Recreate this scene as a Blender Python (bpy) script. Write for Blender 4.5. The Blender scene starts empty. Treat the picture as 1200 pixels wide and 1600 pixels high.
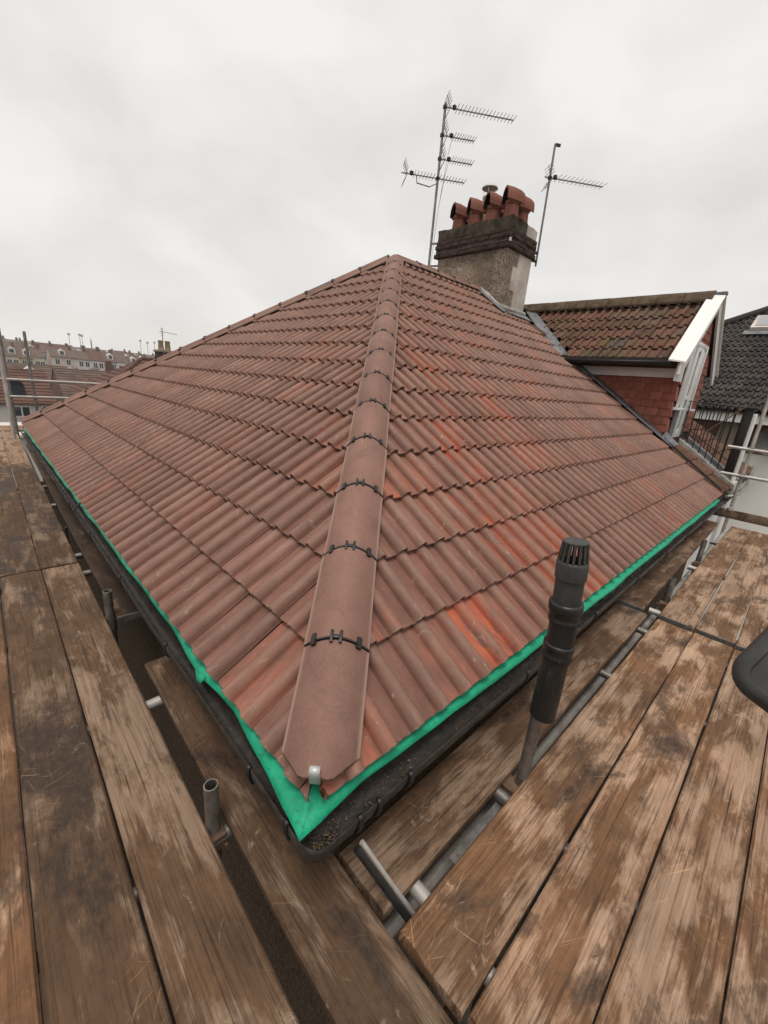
import bpy, bmesh, math, random, zlib
from mathutils import Vector, Matrix, noise as mnoise
random.seed(7)
S = bpy.context.scene
COL = S.collection
V = Vector
rad = math.radians

# ------------------------------------------------------------------ camera
CAM_ROWS = [[0.7192784809537693, -0.15064534556848858, 0.6781920426364414],
            [-0.6897099013867045, -0.271894770866296, 0.6710987151714022],
            [0.08329897217841589, -0.9504626312665402, -0.2994696442043908]]
CAM_LOC = V((-0.52864377, -0.70993508, 1.19606344))
FOCAL = 639.27 / 1600.0
cd = bpy.data.cameras.new('camera'); cam = bpy.data.objects.new('camera', cd); COL.objects.link(cam)
ax = Matrix(CAM_ROWS)
cx, cy, cz = ax.col[0], -ax.col[1], -ax.col[2]
cam.matrix_world = Matrix(((cx[0], cy[0], cz[0], CAM_LOC[0]), (cx[1], cy[1], cz[1], CAM_LOC[1]),
                           (cx[2], cy[2], cz[2], CAM_LOC[2]), (0, 0, 0, 1)))
cd.sensor_fit = 'VERTICAL'; cd.sensor_height = 24.0; cd.lens = 24.0 * FOCAL
cd.clip_start = 0.02; cd.clip_end = 3000
S.camera = cam

# ------------------------------------------------------------------ overcast sky, veiled sun, exposure
SUN_EL, SUN_AZ = rad(72), rad(236)      # azimuth measured from +Y towards +X
W = bpy.data.worlds.new('World'); S.world = W; W.use_nodes = True
wn = W.node_tree; wn.nodes.clear()
def wnode(t, **k):
    n = wn.nodes.new(t)
    for a, b in k.items(): setattr(n, a, b)
    return n
sky = wnode('ShaderNodeTexSky', sky_type='NISHITA', sun_disc=False, sun_elevation=SUN_EL, sun_rotation=SUN_AZ)
bg1 = wnode('ShaderNodeBackground'); bg1.inputs[1].default_value = 0.1
tc = wnode('ShaderNodeTexCoord'); mp = wnode('ShaderNodeMapping'); mp.inputs['Scale'].default_value = (1.0, 1.0, 1.8)
nz = wnode('ShaderNodeTexNoise'); nz.inputs['Scale'].default_value = 2.9; nz.inputs['Detail'].default_value = 7; nz.inputs['Roughness'].default_value = .5; nz.inputs['Distortion'].default_value = .25
cr = wnode('ShaderNodeValToRGB')
cr.color_ramp.elements[0].position = .30; cr.color_ramp.elements[0].color = (.545, .530, .508, 1)
cr.color_ramp.elements[1].position = .62; cr.color_ramp.elements[1].color = (.685, .667, .638, 1)
bg2 = wnode('ShaderNodeBackground'); bg2.inputs[1].default_value = 1.0
mx = wnode('ShaderNodeMixShader'); mx.inputs[0].default_value = .93
wo = wnode('ShaderNodeOutputWorld')
for a, b in ((sky.outputs[0], bg1.inputs[0]), (tc.outputs['Generated'], mp.inputs[0]), (mp.outputs[0], nz.inputs['Vector']),
             (nz.outputs[0], cr.inputs[0]), (cr.outputs[0], bg2.inputs[0]), (bg1.outputs[0], mx.inputs[1]),
             (bg2.outputs[0], mx.inputs[2]), (mx.outputs[0], wo.inputs[0])): wn.links.new(a, b)
sd = bpy.data.lights.new('sun', 'SUN'); sd.energy = 1.5; sd.angle = rad(26); sd.color = (1, .95, .88)
so = bpy.data.objects.new('sun', sd); COL.objects.link(so)
sdir = V((math.sin(SUN_AZ) * math.cos(SUN_EL), math.cos(SUN_AZ) * math.cos(SUN_EL), math.sin(SUN_EL)))
so.rotation_euler = sdir.to_track_quat('Z', 'Y').to_euler(); so.location = (0, 0, 30)
vs = S.view_settings; vs.view_transform = 'Standard'; vs.look = 'None'; vs.exposure = 0.52; vs.gamma = 1
vs.use_curve_mapping = False

# ------------------------------------------------------------------ material helpers
class M:
    def __init__(s, name, rough=.8, spec=.3, metal=0.0):
        s.m = bpy.data.materials.new(name); s.m.use_nodes = True; s.t = s.m.node_tree
        s.b = s.t.nodes['Principled BSDF']
        s.b.inputs['Roughness'].default_value = rough; s.b.inputs['Metallic'].default_value = metal
        s.b.inputs['Specular IOR Level'].default_value = spec
    def n(s, t, **k):
        n = s.t.nodes.new(t)
        for a, b in k.items():
            if a.startswith('i_'): n.inputs[a[2:].replace('_', ' ')].default_value = b
            else: setattr(n, a, b)
        return n
    def l(s, a, b): s.t.links.new(a, b)
    def coord(s, scale=(1, 1, 1), kind='Object', off=True):
        c = s.n('ShaderNodeTexCoord'); p = s.n('ShaderNodeMapping'); p.inputs['Scale'].default_value = scale
        s.l(c.outputs[kind], p.inputs[0])
        if off:
            o = s.n('ShaderNodeObjectInfo'); w = s.n('ShaderNodeMath', operation='MULTIPLY'); w.inputs[1].default_value = 57.0
            s.l(o.outputs['Random'], w.inputs[0]); s.l(w.outputs[0], p.inputs['Location'])
        return p.outputs[0]
    def pos(s, scale=(1, 1, 1)):
        g = s.n('ShaderNodeNewGeometry'); p = s.n('ShaderNodeMapping'); p.inputs['Scale'].default_value = scale
        s.l(g.outputs['Position'], p.inputs[0]); return p.outputs[0]
    def noise(s, vec, scale, detail=4, rough=.55, dist=0.0):
        n = s.n('ShaderNodeTexNoise'); n.inputs['Scale'].default_value = scale; n.inputs['Detail'].default_value = detail
        n.inputs['Roughness'].default_value = rough; n.inputs['Distortion'].default_value = dist
        if vec is not None: s.l(vec, n.inputs['Vector'])
        return n.outputs[0]
    def ramp(s, fac, *stops):
        r = s.n('ShaderNodeValToRGB'); e = r.color_ramp.elements
        while len(e) < len(stops): e.new(.5)
        for q, (p, c) in zip(e, stops):
            q.position = p; q.color = (c, c, c, 1) if isinstance(c, (int, float)) else (*c, 1)
        s.l(fac, r.inputs[0]); return r.outputs[0]
    def mix(s, fac, a, b, blend='MIX'):
        x = s.n('ShaderNodeMix', data_type='RGBA', blend_type=blend)
        for sock, val in ((x.inputs[0], fac), (x.inputs[6], a), (x.inputs[7], b)):
            if isinstance(val, bpy.types.NodeSocket): s.l(val, sock)
            elif isinstance(val, (int, float)): sock.default_value = val
            else: sock.default_value = (*val, 1)
        return x.outputs[2]
    def math(s, op, a, b=0.0, clamp=False):
        x = s.n('ShaderNodeMath', operation=op); x.use_clamp = clamp
        for sock, val in zip(x.inputs, (a, b)):
            if isinstance(val, bpy.types.NodeSocket): s.l(val, sock)
            else: sock.default_value = val
        return x.outputs[0]
    def attr(s, name, kind='OBJECT'):
        a = s.n('ShaderNodeAttribute', attribute_type=kind, attribute_name=name); return a.outputs['Fac']
    def col(s, c):
        if isinstance(c, bpy.types.NodeSocket): s.l(c, s.b.inputs['Base Color'])
        else: s.b.inputs['Base Color'].default_value = (*c, 1)
    def bump(s, h, strength=.3, dist=.01):
        b = s.n('ShaderNodeBump'); b.inputs['Strength'].default_value = strength; b.inputs['Distance'].default_value = dist
        s.l(h, b.inputs['Height']); s.l(b.outputs[0], s.b.inputs['Normal'])
    def rough(s, h): s.l(h, s.b.inputs['Roughness'])

def tile_mat(name, merged):
    k = 'GEOMETRY' if merged else 'OBJECT'
    m = M(name, .6, .22)
    uv = m.n('ShaderNodeUVMap', uv_map='tuv'); rnd = m.attr('rnd', k); red = m.attr('red', k)
    comb = m.n('ShaderNodeCombineXYZ'); m.l(m.math('MULTIPLY', rnd, 40.0), comb.inputs[2])
    add = m.n('ShaderNodeVectorMath', operation='ADD'); m.l(uv.outputs[0], add.inputs[0]); m.l(comb.outputs[0], add.inputs[1])
    def st(sx, sy):
        q = m.n('ShaderNodeMapping'); q.inputs['Scale'].default_value = (sx, sy, 1); m.l(add.outputs[0], q.inputs[0]); return q.outputs[0]
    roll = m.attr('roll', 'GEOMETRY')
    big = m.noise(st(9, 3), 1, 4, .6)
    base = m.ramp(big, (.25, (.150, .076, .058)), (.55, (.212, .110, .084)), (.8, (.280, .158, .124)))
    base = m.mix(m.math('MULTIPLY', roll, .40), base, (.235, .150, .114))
    vary = m.ramp(rnd, (0, (.87, .85, .84)), (.35, (.97, .96, .95)), (.7, (1.03, 1.02, 1.01)), (1, (1.12, 1.10, 1.08)))
    base = m.mix(1.0, base, vary, 'MULTIPLY')
    rmask = m.ramp(m.noise(st(16, 4.0), 1, 6, .7, .5), (.40, 0), (.56, 1))
    rstr = m.math('MULTIPLY', rmask, red, True)
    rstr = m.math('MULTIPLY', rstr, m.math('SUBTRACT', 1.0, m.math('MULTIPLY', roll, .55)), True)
    base = m.mix(rstr, base, (.42, .112, .060))
    streak = m.ramp(m.noise(st(45, 14), 1, 6, .7), (.3, .84), (.7, 1.10))
    base = m.mix(1.0, base, streak, 'MULTIPLY')
    scuff = m.ramp(m.noise(st(20, 10), 1, 10, .74, 1.6), (.605, 0), (.67, .8))
    base = m.mix(m.math('MULTIPLY', scuff, .55), base, (.46, .36, .27))
    soot = m.ramp(m.noise(st(22, 12), 1, 6, .7), (.28, .45), (.40, 0))
    base = m.mix(soot, base, (.085, .06, .046))
    sep = m.n('ShaderNodeSeparateXYZ'); m.l(uv.outputs[0], sep.inputs[0])
    edge = m.ramp(m.math('ADD', sep.outputs[1], m.math('MULTIPLY', m.noise(st(60, 60), 1, 3), .030)), (.010, 1), (.020, 0))
    base = m.mix(m.math('MULTIPLY', edge, m.ramp(m.noise(st(40, 5), 1, 3, .6), (.42, .05), (.6, .7))), base, (.44, .33, .26))
    m.col(base)
    m.rough(m.ramp(m.noise(st(14, 8), 1, 5, .65), (.3, .42), (.7, .70)))
    m.bump(m.noise(st(420, 420), 1, 2, .6), .22, .0015)
    return m.m
MAT = {}
MAT['tile'] = tile_mat('concrete_tile', False); MAT['tile_m'] = tile_mat('concrete_tile_far', True)

m = M('hip_concrete', .75, .3); c = m.coord()
base = m.ramp(m.noise(c, 5, 5, .6), (.3, (.155, .080, .060)), (.7, (.215, .116, .090)))
base = m.mix(m.ramp(m.noise(m.coord((1, 1, 1)), 130, 2, .7), (.4, 0), (.75, .35)), base, (.28, .165, .13))
base = m.mix(m.ramp(m.noise(c, 11, 9, .75, 1.5), (.62, 0), (.72, .5)), base, (.42, .31, .24))
sx = m.n('ShaderNodeTexCoord'); sp = m.n('ShaderNodeSeparateXYZ'); m.l(sx.outputs['Object'], sp.inputs[0])
base = m.mix(m.ramp(m.noise(c, 3.5, 8, .7, .4), (.3, .5), (.46, 0)), base, (.085, .05, .038))
oi = m.n('ShaderNodeObjectInfo'); base = m.mix(1.0, base, m.ramp(oi.outputs['Random'], (0, .84), (1, 1.14)), 'MULTIPLY')
ed = m.ramp(m.math('ADD', m.math('ABSOLUTE', sp.outputs[1]), m.math('MULTIPLY', m.noise(m.coord((3, 60, 1)), 1, 3), .012)), (.118, 0), (.128, .45))
base = m.mix(ed, base, (.46, .34, .27))
m.col(base); m.bump(m.noise(c, 320, 2, .6), .25, .0015); MAT['hip'] = m.m

def wood_mat():
    m = M('scaffold_timber', .8, .25)
    rnd = m.attr('rnd'); wet = m.attr('wet'); warm0 = m.attr('warm')
    tcn = m.n('ShaderNodeTexCoord'); comb = m.n('ShaderNodeCombineXYZ'); m.l(m.math('MULTIPLY', rnd, 31.0), comb.inputs[0]); m.l(m.math('MULTIPLY', rnd, 17.0), comb.inputs[1])
    add = m.n('ShaderNodeVectorMath', operation='ADD'); m.l(tcn.outputs['Object'], add.inputs[0]); m.l(comb.outputs[0], add.inputs[1])
    def st(a, b, z=1):
        q = m.n('ShaderNodeMapping'); q.inputs['Scale'].default_value = (a, b, z); m.l(add.outputs[0], q.inputs[0]); return q.outputs[0]
    fine = m.noise(st(6, 150, 60), 1, 6, .7, .3)
    rings = m.noise(st(1.0, 26, 10), 1, 4, .6, 1.1)
    lines = m.noise(st(1.6, 75, 30), 1, 3, .55, 1.6)
    stain = m.noise(st(2.0, 4.4, 3), 1, 10, .66, .5)
    big = m.noise(st(.9, 2.0, 2), 1, 5, .55, .4)
    speck = m.noise(st(28, 45, 30), 1, 4, .7)
    warm = m.math('MULTIPLY', warm0, m.ramp(m.noise(st(1.7, 3.5, 2), 1, 5, .6, .4), (.36, .35), (.62, 1.35)), True)
    lightc = m.mix(warm, (.262, .182, .127), (.52, .348, .240))
    midc = m.mix(warm, (.160, .100, .062), (.31, .165, .090))
    mott = m.noise(st(5, 8, 5), 1, 10, .72, .6)
    grain = m.mix(1.0, m.ramp(fine, (.25, .66), (.7, 1.14)), m.ramp(lines, (.34, .62), (.47, 1.04)), 'MULTIPLY')
    dryc = m.mix(m.ramp(rings, (.38, 0), (.60, 1)), m.mix(.45, midc, lightc), lightc)
    dampc = m.mix(m.ramp(mott, (.35, 0), (.62, 1)), m.mix(warm, (.070, .040, .023), (.14, .068, .034)), m.mix(warm, (.125, .074, .042), (.23, .116, .057)))
    fleck = m.noise(st(3.0, 9.5, 6), 1, 10, .66, .35)
    dl = m.math('SUBTRACT', m.math('ADD', fleck, m.math('MULTIPLY', m.math('SUBTRACT', big, .5), .75)), m.math('ADD', .345, m.math('MULTIPLY', wet, .22)))
    dl = m.math('ADD', dl, m.math('MULTIPLY', m.math('SUBTRACT', lines, .5), .20))
    base = m.mix(m.ramp(dl, (-.07, 0), (.13, .85)), dampc, dryc)
    base = m.mix(1.0, base, grain, 'MULTIPLY')
    lvl = m.math('SUBTRACT', m.math('ADD', m.math('ADD', stain, m.math('MULTIPLY', big, .35)), m.math('MULTIPLY', m.math('SUBTRACT', mott, .5), .35)), m.math('SUBTRACT', .875, m.math('MULTIPLY', wet, .34)))
    lvl = m.math('ADD', lvl, m.math('MULTIPLY', m.math('SUBTRACT', fine, .5), .22))
    s1 = m.ramp(lvl, (.0, 0), (.05, .72)); sm = m.ramp(m.math('SUBTRACT', lvl, .06), (.0, 0), (.07, .85))
    base = m.mix(s1, base, m.mix(m.ramp(speck, (.35, 0), (.65, 1)), (.066, .037, .022), (.115, .067, .041)))
    base = m.mix(sm, base, m.mix(m.ramp(speck, (.35, 0), (.65, 1)), (.026, .015, .010), (.060, .035, .022)))
    dk = m.ramp(m.noise(st(16, 22, 10), 1, 6, .72, .5), (.66, 0), (.73, .75))
    base = m.mix(dk, base, (.05, .032, .023))
    pale = m.ramp(m.noise(st(9, 13, 8), 1, 10, .76, 1.2), (.60, 0), (.70, .55))
    base = m.mix(pale, base, m.mix(warm, (.44, .34, .25), (.62, .45, .32)))
    smask = m.ramp(m.noise(st(1.3, 2.6, 1), 1, 2, .5), (.54, 0), (.64, 1))
    for ang, w, sc in ((.55, .5, 90), (-.9, .45, 110), (1.3, .4, 95), (-.25, .35, 120)):
        q0 = m.n('ShaderNodeMapping'); q0.inputs['Rotation'].default_value = (0, 0, ang); m.l(add.outputs[0], q0.inputs[0])
        q = m.n('ShaderNodeMapping'); q.inputs['Scale'].default_value = (5.0, sc * 1.6, 1); m.l(q0.outputs[0], q.inputs[0])
        sx_ = m.ramp(m.noise(q.outputs[0], 1, 1, .3), (.715, 0), (.74, w))
        base = m.mix(m.math('MULTIPLY', sx_, smask), base, m.mix(warm, (.34, .24, .155), (.60, .36, .20)))
    # sparse knots
    vk = m.n('ShaderNodeTexVoronoi'); vk.inputs['Scale'].default_value = 1.0; vk.inputs['Randomness'].default_value = 1.0; m.l(st(2.2, 5.5, .01), vk.inputs['Vector'])
    kn = m.ramp(m.math('ADD', vk.outputs['Distance'], m.math('MULTIPLY', m.math('SUBTRACT', mott, .5), .08)), (.045, .85), (.085, 0))
    base = m.mix(kn, base, (.055, .030, .018))
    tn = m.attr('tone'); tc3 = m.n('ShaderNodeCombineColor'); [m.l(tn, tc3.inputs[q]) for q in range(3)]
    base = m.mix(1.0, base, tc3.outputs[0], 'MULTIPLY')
    # open cracks along the grain
    ck = m.ramp(m.noise(st(.8, 60, 40), 1, 3, .5, .2), (.275, .8), (.30, 0))
    base = m.mix(ck, base, (.025, .016, .012))
    m.col(base); m.rough(m.ramp(sm, (0, .85), (1, .55)))
    h = m.math('ADD', m.math('MULTIPLY', fine, .6), m.math('MULTIPLY', lines, .6)); m.bump(h, .7, .004)
    return m.m
MAT['wood'] = wood_mat()

def simple(name, c1, c2, scale=6, rough=.7, spec=.3, metal=0, bump=0, bscale=60, detail=5, kind='Object', lo=.3, hi=.7, bd=.004):
    m = M(name, rough, spec, metal); c = m.coord(kind=kind)
    m.col(m.ramp(m.noise(c, scale, detail, .6), (lo, c1), (hi, c2)))
    if bump: m.bump(m.noise(c, bscale, 4, .6), bump, bd)
    return m.m
m = M('galvanised_tube', .5, .5, .75); c = m.coord()
g = m.ramp(m.noise(c, 14, 6, .65), (.3, (.13, .12, .11)), (.7, (.30, .285, .265)))
g = m.mix(m.ramp(m.noise(c, 30, 6, .7), (.55, 0), (.68, .7)), g, (.12, .075, .05))
m.col(g); m.bump(m.noise(c, 90, 3, .6), .15, .002); MAT['tube'] = m.m
MAT['paletube'] = simple('pale_galvanised', (.34, .31, .28), (.52, .49, .46), 12, .5, .5, .35, .1, 80)
MAT['zinc'] = simple('bright_zinc', (.42, .42, .41), (.60, .60, .59), 20, .45, .5, .35)
MAT['black'] = simple('black_plastic', (.010, .010, .010), (.022, .021, .020), 30, .42, .4, 0, .08, 120)
m = M('worn_black_plastic', .45, .4); c = m.coord()
b = m.ramp(m.noise(c, 9, 5, .6), (.3, (.008, .008, .008)), (.7, (.022, .0215, .021)))
b = m.mix(m.ramp(m.noise(m.coord((12, 12, 3)), 4, 9, .75, 1.5), (.57, 0), (.68, .55)), b, (.12, .105, .09))
m.col(b); m.rough(m.ramp(m.noise(c, 16, 5, .6), (.3, .28), (.7, .6))); m.bump(m.noise(c, 120, 3), .05, .001); MAT['pipe'] = m.m
m = M('grey_plastic_cap', .5, .4); c = m.coord()
m.col(m.ramp(m.noise(c, 18, 5, .6), (.3, (.030, .029, .028)), (.7, (.055, .053, .050)))); MAT['greyblack'] = m.m
m = M('gutter_plastic', .5, .4); c = m.coord(off=False)
b = m.ramp(m.noise(c, 7, 6, .65), (.3, (.016, .015, .014)), (.7, (.04, .036, .032)))
b = m.mix(m.ramp(m.noise(c, 26, 8, .72), (.48, 0), (.66, .75)), b, (.075, .055, .042))
b = m.mix(m.ramp(m.noise(c, 110, 3, .6), (.68, 0), (.74, .8)), b, (.22, .17, .13))
m.col(b); m.rough(m.ramp(m.noise(c, 12, 5, .6), (.35, .3), (.65, .8))); m.bump(m.noise(c, 70, 6, .7), .35, .004); MAT['gutter'] = m.m
MAT['debris'] = simple('gutter_crumbs', (.02, .013, .009), (.30, .19, .11), 55, .9, .2, 0, .3, 200)
m = M('green_membrane', .55, .35); c = m.coord(off=False)
g = m.ramp(m.noise(c, 9, 5, .6), (.3, (.004, .245, .130)), (.7, (.008, .345, .188)))
g = m.mix(m.ramp(m.noise(c, 48, 7, .7), (.54, 0), (.68, .65)), g, (.03, .085, .05))
m.col(g); m.bump(m.noise(m.coord((1, 1, 1), off=False), 16, 6, .65), .9, .010); MAT['felt'] = m.m
m = M('pebbledash', .9, .2); c = m.coord(off=False)
vo = m.n('ShaderNodeTexVoronoi'); vo.inputs['Scale'].default_value = 60; m.l(c, vo.inputs['Vector'])
g = m.ramp(vo.outputs['Color'], (.1, (.10, .076, .056)), (.5, (.28, .22, .165)), (.9, (.50, .41, .33)))
g = m.mix(m.ramp(m.noise(c, 2.5, 6, .65), (.38, .6), (.56, 0)), g, (.085, .064, .048))
g = m.mix(m.ramp(m.noise(c, 1.6, 5, .6, .6), (.58, 0), (.68, .45)), g, (.30, .22, .16))
m.col(g); m.bump(vo.outputs['Distance'], .9, .015); MAT['pebble'] = m.m
MAT['wallpebble'] = simple('brown_pebbledash', (.035, .024, .017), (.15, .11, .08), 70, .95, .1, 0, .8, 90, 3, bd=.01)
MAT['palerender'] = simple('pale_render', (.38, .33, .285), (.60, .54, .48), 4, .85, .2, 0, .3, 40)
MAT['cement'] = simple('lichened_cement', (.016, .013, .010), (.10, .080, .058), 6, .9, .2, 0, .7, 30, 8, bd=.01)
MAT['sootbrick'] = simple('soot_brick', (.022, .017, .015), (.085, .052, .042), 9, .9, .2, 0, .6, 45, 6, bd=.008)
MAT['mortar'] = simple('mortar', (.05, .044, .038), (.16, .14, .12), 8, .95, .2, 0, .5, 60)
MAT['fillet'] = simple('mortar_fillet', (.20, .18, .16), (.45, .42, .38), 7, .9, .2, 0, .5, 40)
m = M('terracotta', .7, .3); c = m.coord()
g = m.ramp(m.noise(c, 5, 5, .6), (.3, (.14, .046, .030)), (.7, (.225, .080, .052)))
g = m.mix(m.ramp(m.noise(c, 9, 7, .7), (.56, 0), (.70, .7)), g, (.07, .04, .032))
m.col(g); m.bump(m.noise(c, 60, 4), .2, .004); MAT['pot'] = m.m
MAT['buffpot'] = simple('buff_clay', (.22, .15, .08), (.42, .32, .19), 7, .75)
MAT['soot'] = simple('soot', (.006, .006, .006), (.014, .013, .012), 10, .95, .1)  # soot of the pots; also the black painted for the cowl's dark inside
m = M('mossy_tile', .88, .2); c = m.coord(); p = m.pos()
g = m.ramp(m.attr('rnd'), (0, (.105, .062, .046)), (.3, (.135, .068, .049)), (.65, (.165, .078, .055)), (.90, (.19, .098, .070)), (1, (.10, .080, .072)))
g = m.mix(1.0, g, m.ramp(m.noise(c, 14, 6, .65), (.25, .45), (.7, 1.2)), 'MULTIPLY')
g = m.mix(m.ramp(m.noise(p, 3.2, 8, .7), (.5, 0), (.68, .8)), g, (.10, .088, .035))
g = m.mix(m.ramp(m.noise(p, 24, 6, .7), (.60, 0), (.70, .6)), g, (.27, .24, .17))
g = m.mix(m.ramp(m.noise(p, 9, 6, .7), (.3, .6), (.44, 0)), g, (.035, .03, .025))
m.col(g); m.bump(m.noise(c, 70, 5, .65), .5, .006); MAT['oldtile'] = m.m
m = M('mossy_ridge', .9, .2); p = m.pos()
g = m.ramp(m.noise(p, 7, 7, .7), (.3, (.045, .033, .021)), (.55, (.105, .072, .046)), (.8, (.19, .145, .10)))
m.col(g); m.bump(m.noise(p, 40, 5, .65), .7, .01); MAT['oldridge'] = m.m
m = M('hung_clay_tile', .8, .25); c = m.coord()
g = m.ramp(m.attr('rnd'), (0, (.25, .080, .056)), (.5, (.28, .094, .066)), (1, (.315, .115, .082)))
g = m.mix(1.0, g, m.ramp(m.noise(c, 16, 5, .6), (.3, .72), (.7, 1.15)), 'MULTIPLY')
m.col(g); m.bump(m.noise(c, 80, 4), .3, .003); MAT['hung'] = m.m
m = M('dark_grey_tile', .8, .25); c = m.coord(); p = m.pos()
g = m.ramp(m.attr('rnd'), (0, (.030, .025, .023)), (.6, (.046, .038, .035)), (1, (.066, .055, .050)))
g = m.mix(m.ramp(m.noise(p, 1.6, 7, .7), (.56, 0), (.72, .55)), g, (.10, .075, .04))
m.col(g); m.bump(m.noise(c, 40, 4), .3, .005); MAT['greytile'] = m.m
m = M('upvc_white', .35, .4); c = m.coord()
m.col(m.ramp(m.noise(c, 6, 5, .6), (.3, (.66, .65, .63)), (.7, (.78, .77, .75)))); MAT['white'] = m.m
m = M('flaking_white', .7, .3); c = m.coord()
vo = m.n('ShaderNodeTexVoronoi', feature='DISTANCE_TO_EDGE'); vo.inputs['Scale'].default_value = 17; m.l(c, vo.inputs['Vector'])
g = m.mix(m.ramp(vo.outputs[0], (.0, .5), (.05, 0)), (.80, .79, .76), (.50, .47, .43)); m.col(g); m.bump(vo.outputs[0], .4, .01); MAT['flake'] = m.m
MAT['lead'] = simple('lead', (.10, .105, .11), (.24, .245, .25), 5, .55, .4, .3, .25, 18)
m = M('window_glass', .06, .5); m.col((.035, .042, .05)); MAT['glass'] = m.m
m = M('skylight_glass', .08, .6); m.col((.42, .43, .44)); m.b.inputs['Metallic'].default_value = .6; MAT['skyglass'] = m.m
MAT['iron'] = simple('black_iron', (.012, .011, .010), (.03, .022, .018), 30, .5, .4, .3)
MAT['rust'] = simple('rusty_rod', (.07, .04, .026), (.19, .115, .075), 18, .85, .3)
MAT['whiterender'] = simple('white_render', (.74, .72, .68), (.84, .82, .78), 1.2, .9, .2, 0, .2, 25)
m = M('brick_wall', .9, .2); c = m.pos()
q = m.n('ShaderNodeCombineXYZ'); sp = m.n('ShaderNodeSeparateXYZ'); m.l(c, sp.inputs[0])
m.l(m.math('ADD', sp.outputs[0], sp.outputs[1]), q.inputs[0]); m.l(sp.outputs[2], q.inputs[1])
bt = m.n('ShaderNodeTexBrick'); bt.inputs['Scale'].default_value = 1; bt.inputs['Brick Width'].default_value = .225; bt.inputs['Row Height'].default_value = .075; bt.inputs['Mortar Size'].default_value = .006
bt.inputs['Color1'].default_value = (.21, .085, .055, 1); bt.inputs['Color2'].default_value = (.13, .055, .042, 1); bt.inputs['Mortar'].default_value = (.20, .17, .14, 1); m.l(q.outputs[0], bt.inputs['Vector'])
m.col(m.mix(m.ramp(m.noise(c, 1.5, 6, .65), (.4, .5), (.6, 0)), bt.outputs['Color'], (.09, .06, .045))); m.bump(bt.outputs['Fac'], -.4, .006); MAT['brick'] = m.m
MAT['ground'] = simple('yard_ground', (.03, .025, .020), (.075, .062, .05), .35, .95, .2, 0, .4, 6)
MAT['hill'] = simple('hillside_scrub', (.05, .045, .028), (.115, .088, .06), .06, .95, .1, 0, .4, 1)
MAT['paving'] = simple('pale_paving', (.36, .35, .33), (.55, .53, .50), .8, .9, .2)
MAT['bark'] = simple('bare_twigs', (.085, .062, .045), (.17, .125, .095), 2, .95, .1)
MAT['fascia'] = simple('dark_fascia', (.018, .016, .014), (.05, .042, .035), 6, .7)
MAT['deck'] = simple('roof_deck', (.02, .016, .014), (.04, .03, .026), 6, .95)
MAT['cable'] = simple('cable_sheath', (.16, .12, .10), (.24, .19, .16), 20, .6)
def wallcol(nm, c): MAT[nm] = simple(nm, tuple(x * .82 for x in c), c, .5, .9, .15)
wallcol('wall_white', (.66, .63, .60)); wallcol('wall_cream', (.62, .55, .40)); wallcol('wall_yellow', (.60, .50, .27)); wallcol('wall_pink', (.62, .50, .47))
wallcol('wall_grey', (.42, .40, .38)); wallcol('wall_brick', (.15, .092, .072)); wallcol('wall_stone', (.30, .25, .20))
MAT['roof_brown'] = simple('town_roof_brown', (.085, .062, .052), (.17, .115, .092), 1.2, .9, .15, 0, .5, 6)
MAT['roof_red'] = simple('town_roof_red', (.085, .048, .040), (.155, .085, .066), 1.2, .9, .15, 0, .5, 6)
MAT['roof_slate'] = simple('town_roof_slate', (.10, .092, .09), (.20, .185, .18), 1.2, .85, .2, 0, .5, 6)

# ------------------------------------------------------------------ mesh helpers
def wm(o):
    return o.matrix_basis.copy() if o.parent is None else wm(o.parent) @ o.matrix_parent_inverse @ o.matrix_basis
def put(o, parent=None, label=None, cat=None, group=None, kind=None):
    if o.name not in COL.objects: COL.objects.link(o)
    if parent is not None:
        o.parent = parent; o.matrix_parent_inverse = wm(parent).inverted()
    if label: o['label'] = label
    if cat: o['category'] = cat
    if group: o['group'] = group
    if kind: o['kind'] = kind
    return o
def empty(name, loc, label=None, cat=None, group=None, kind=None):
    o = bpy.data.objects.new(name, None); o.location = loc; o.empty_display_size = .1
    return put(o, None, label, cat, group, kind)
def finish(me, mat, smooth=None):
    if mat is not None:
        for x in (mat if isinstance(mat, (list, tuple)) else [mat]): me.materials.append(x)
    if smooth is not None:
        me.polygons.foreach_set('use_smooth', [True] * len(me.polygons)); me.set_sharp_from_angle(angle=rad(smooth))
    me.update(); return me
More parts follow.
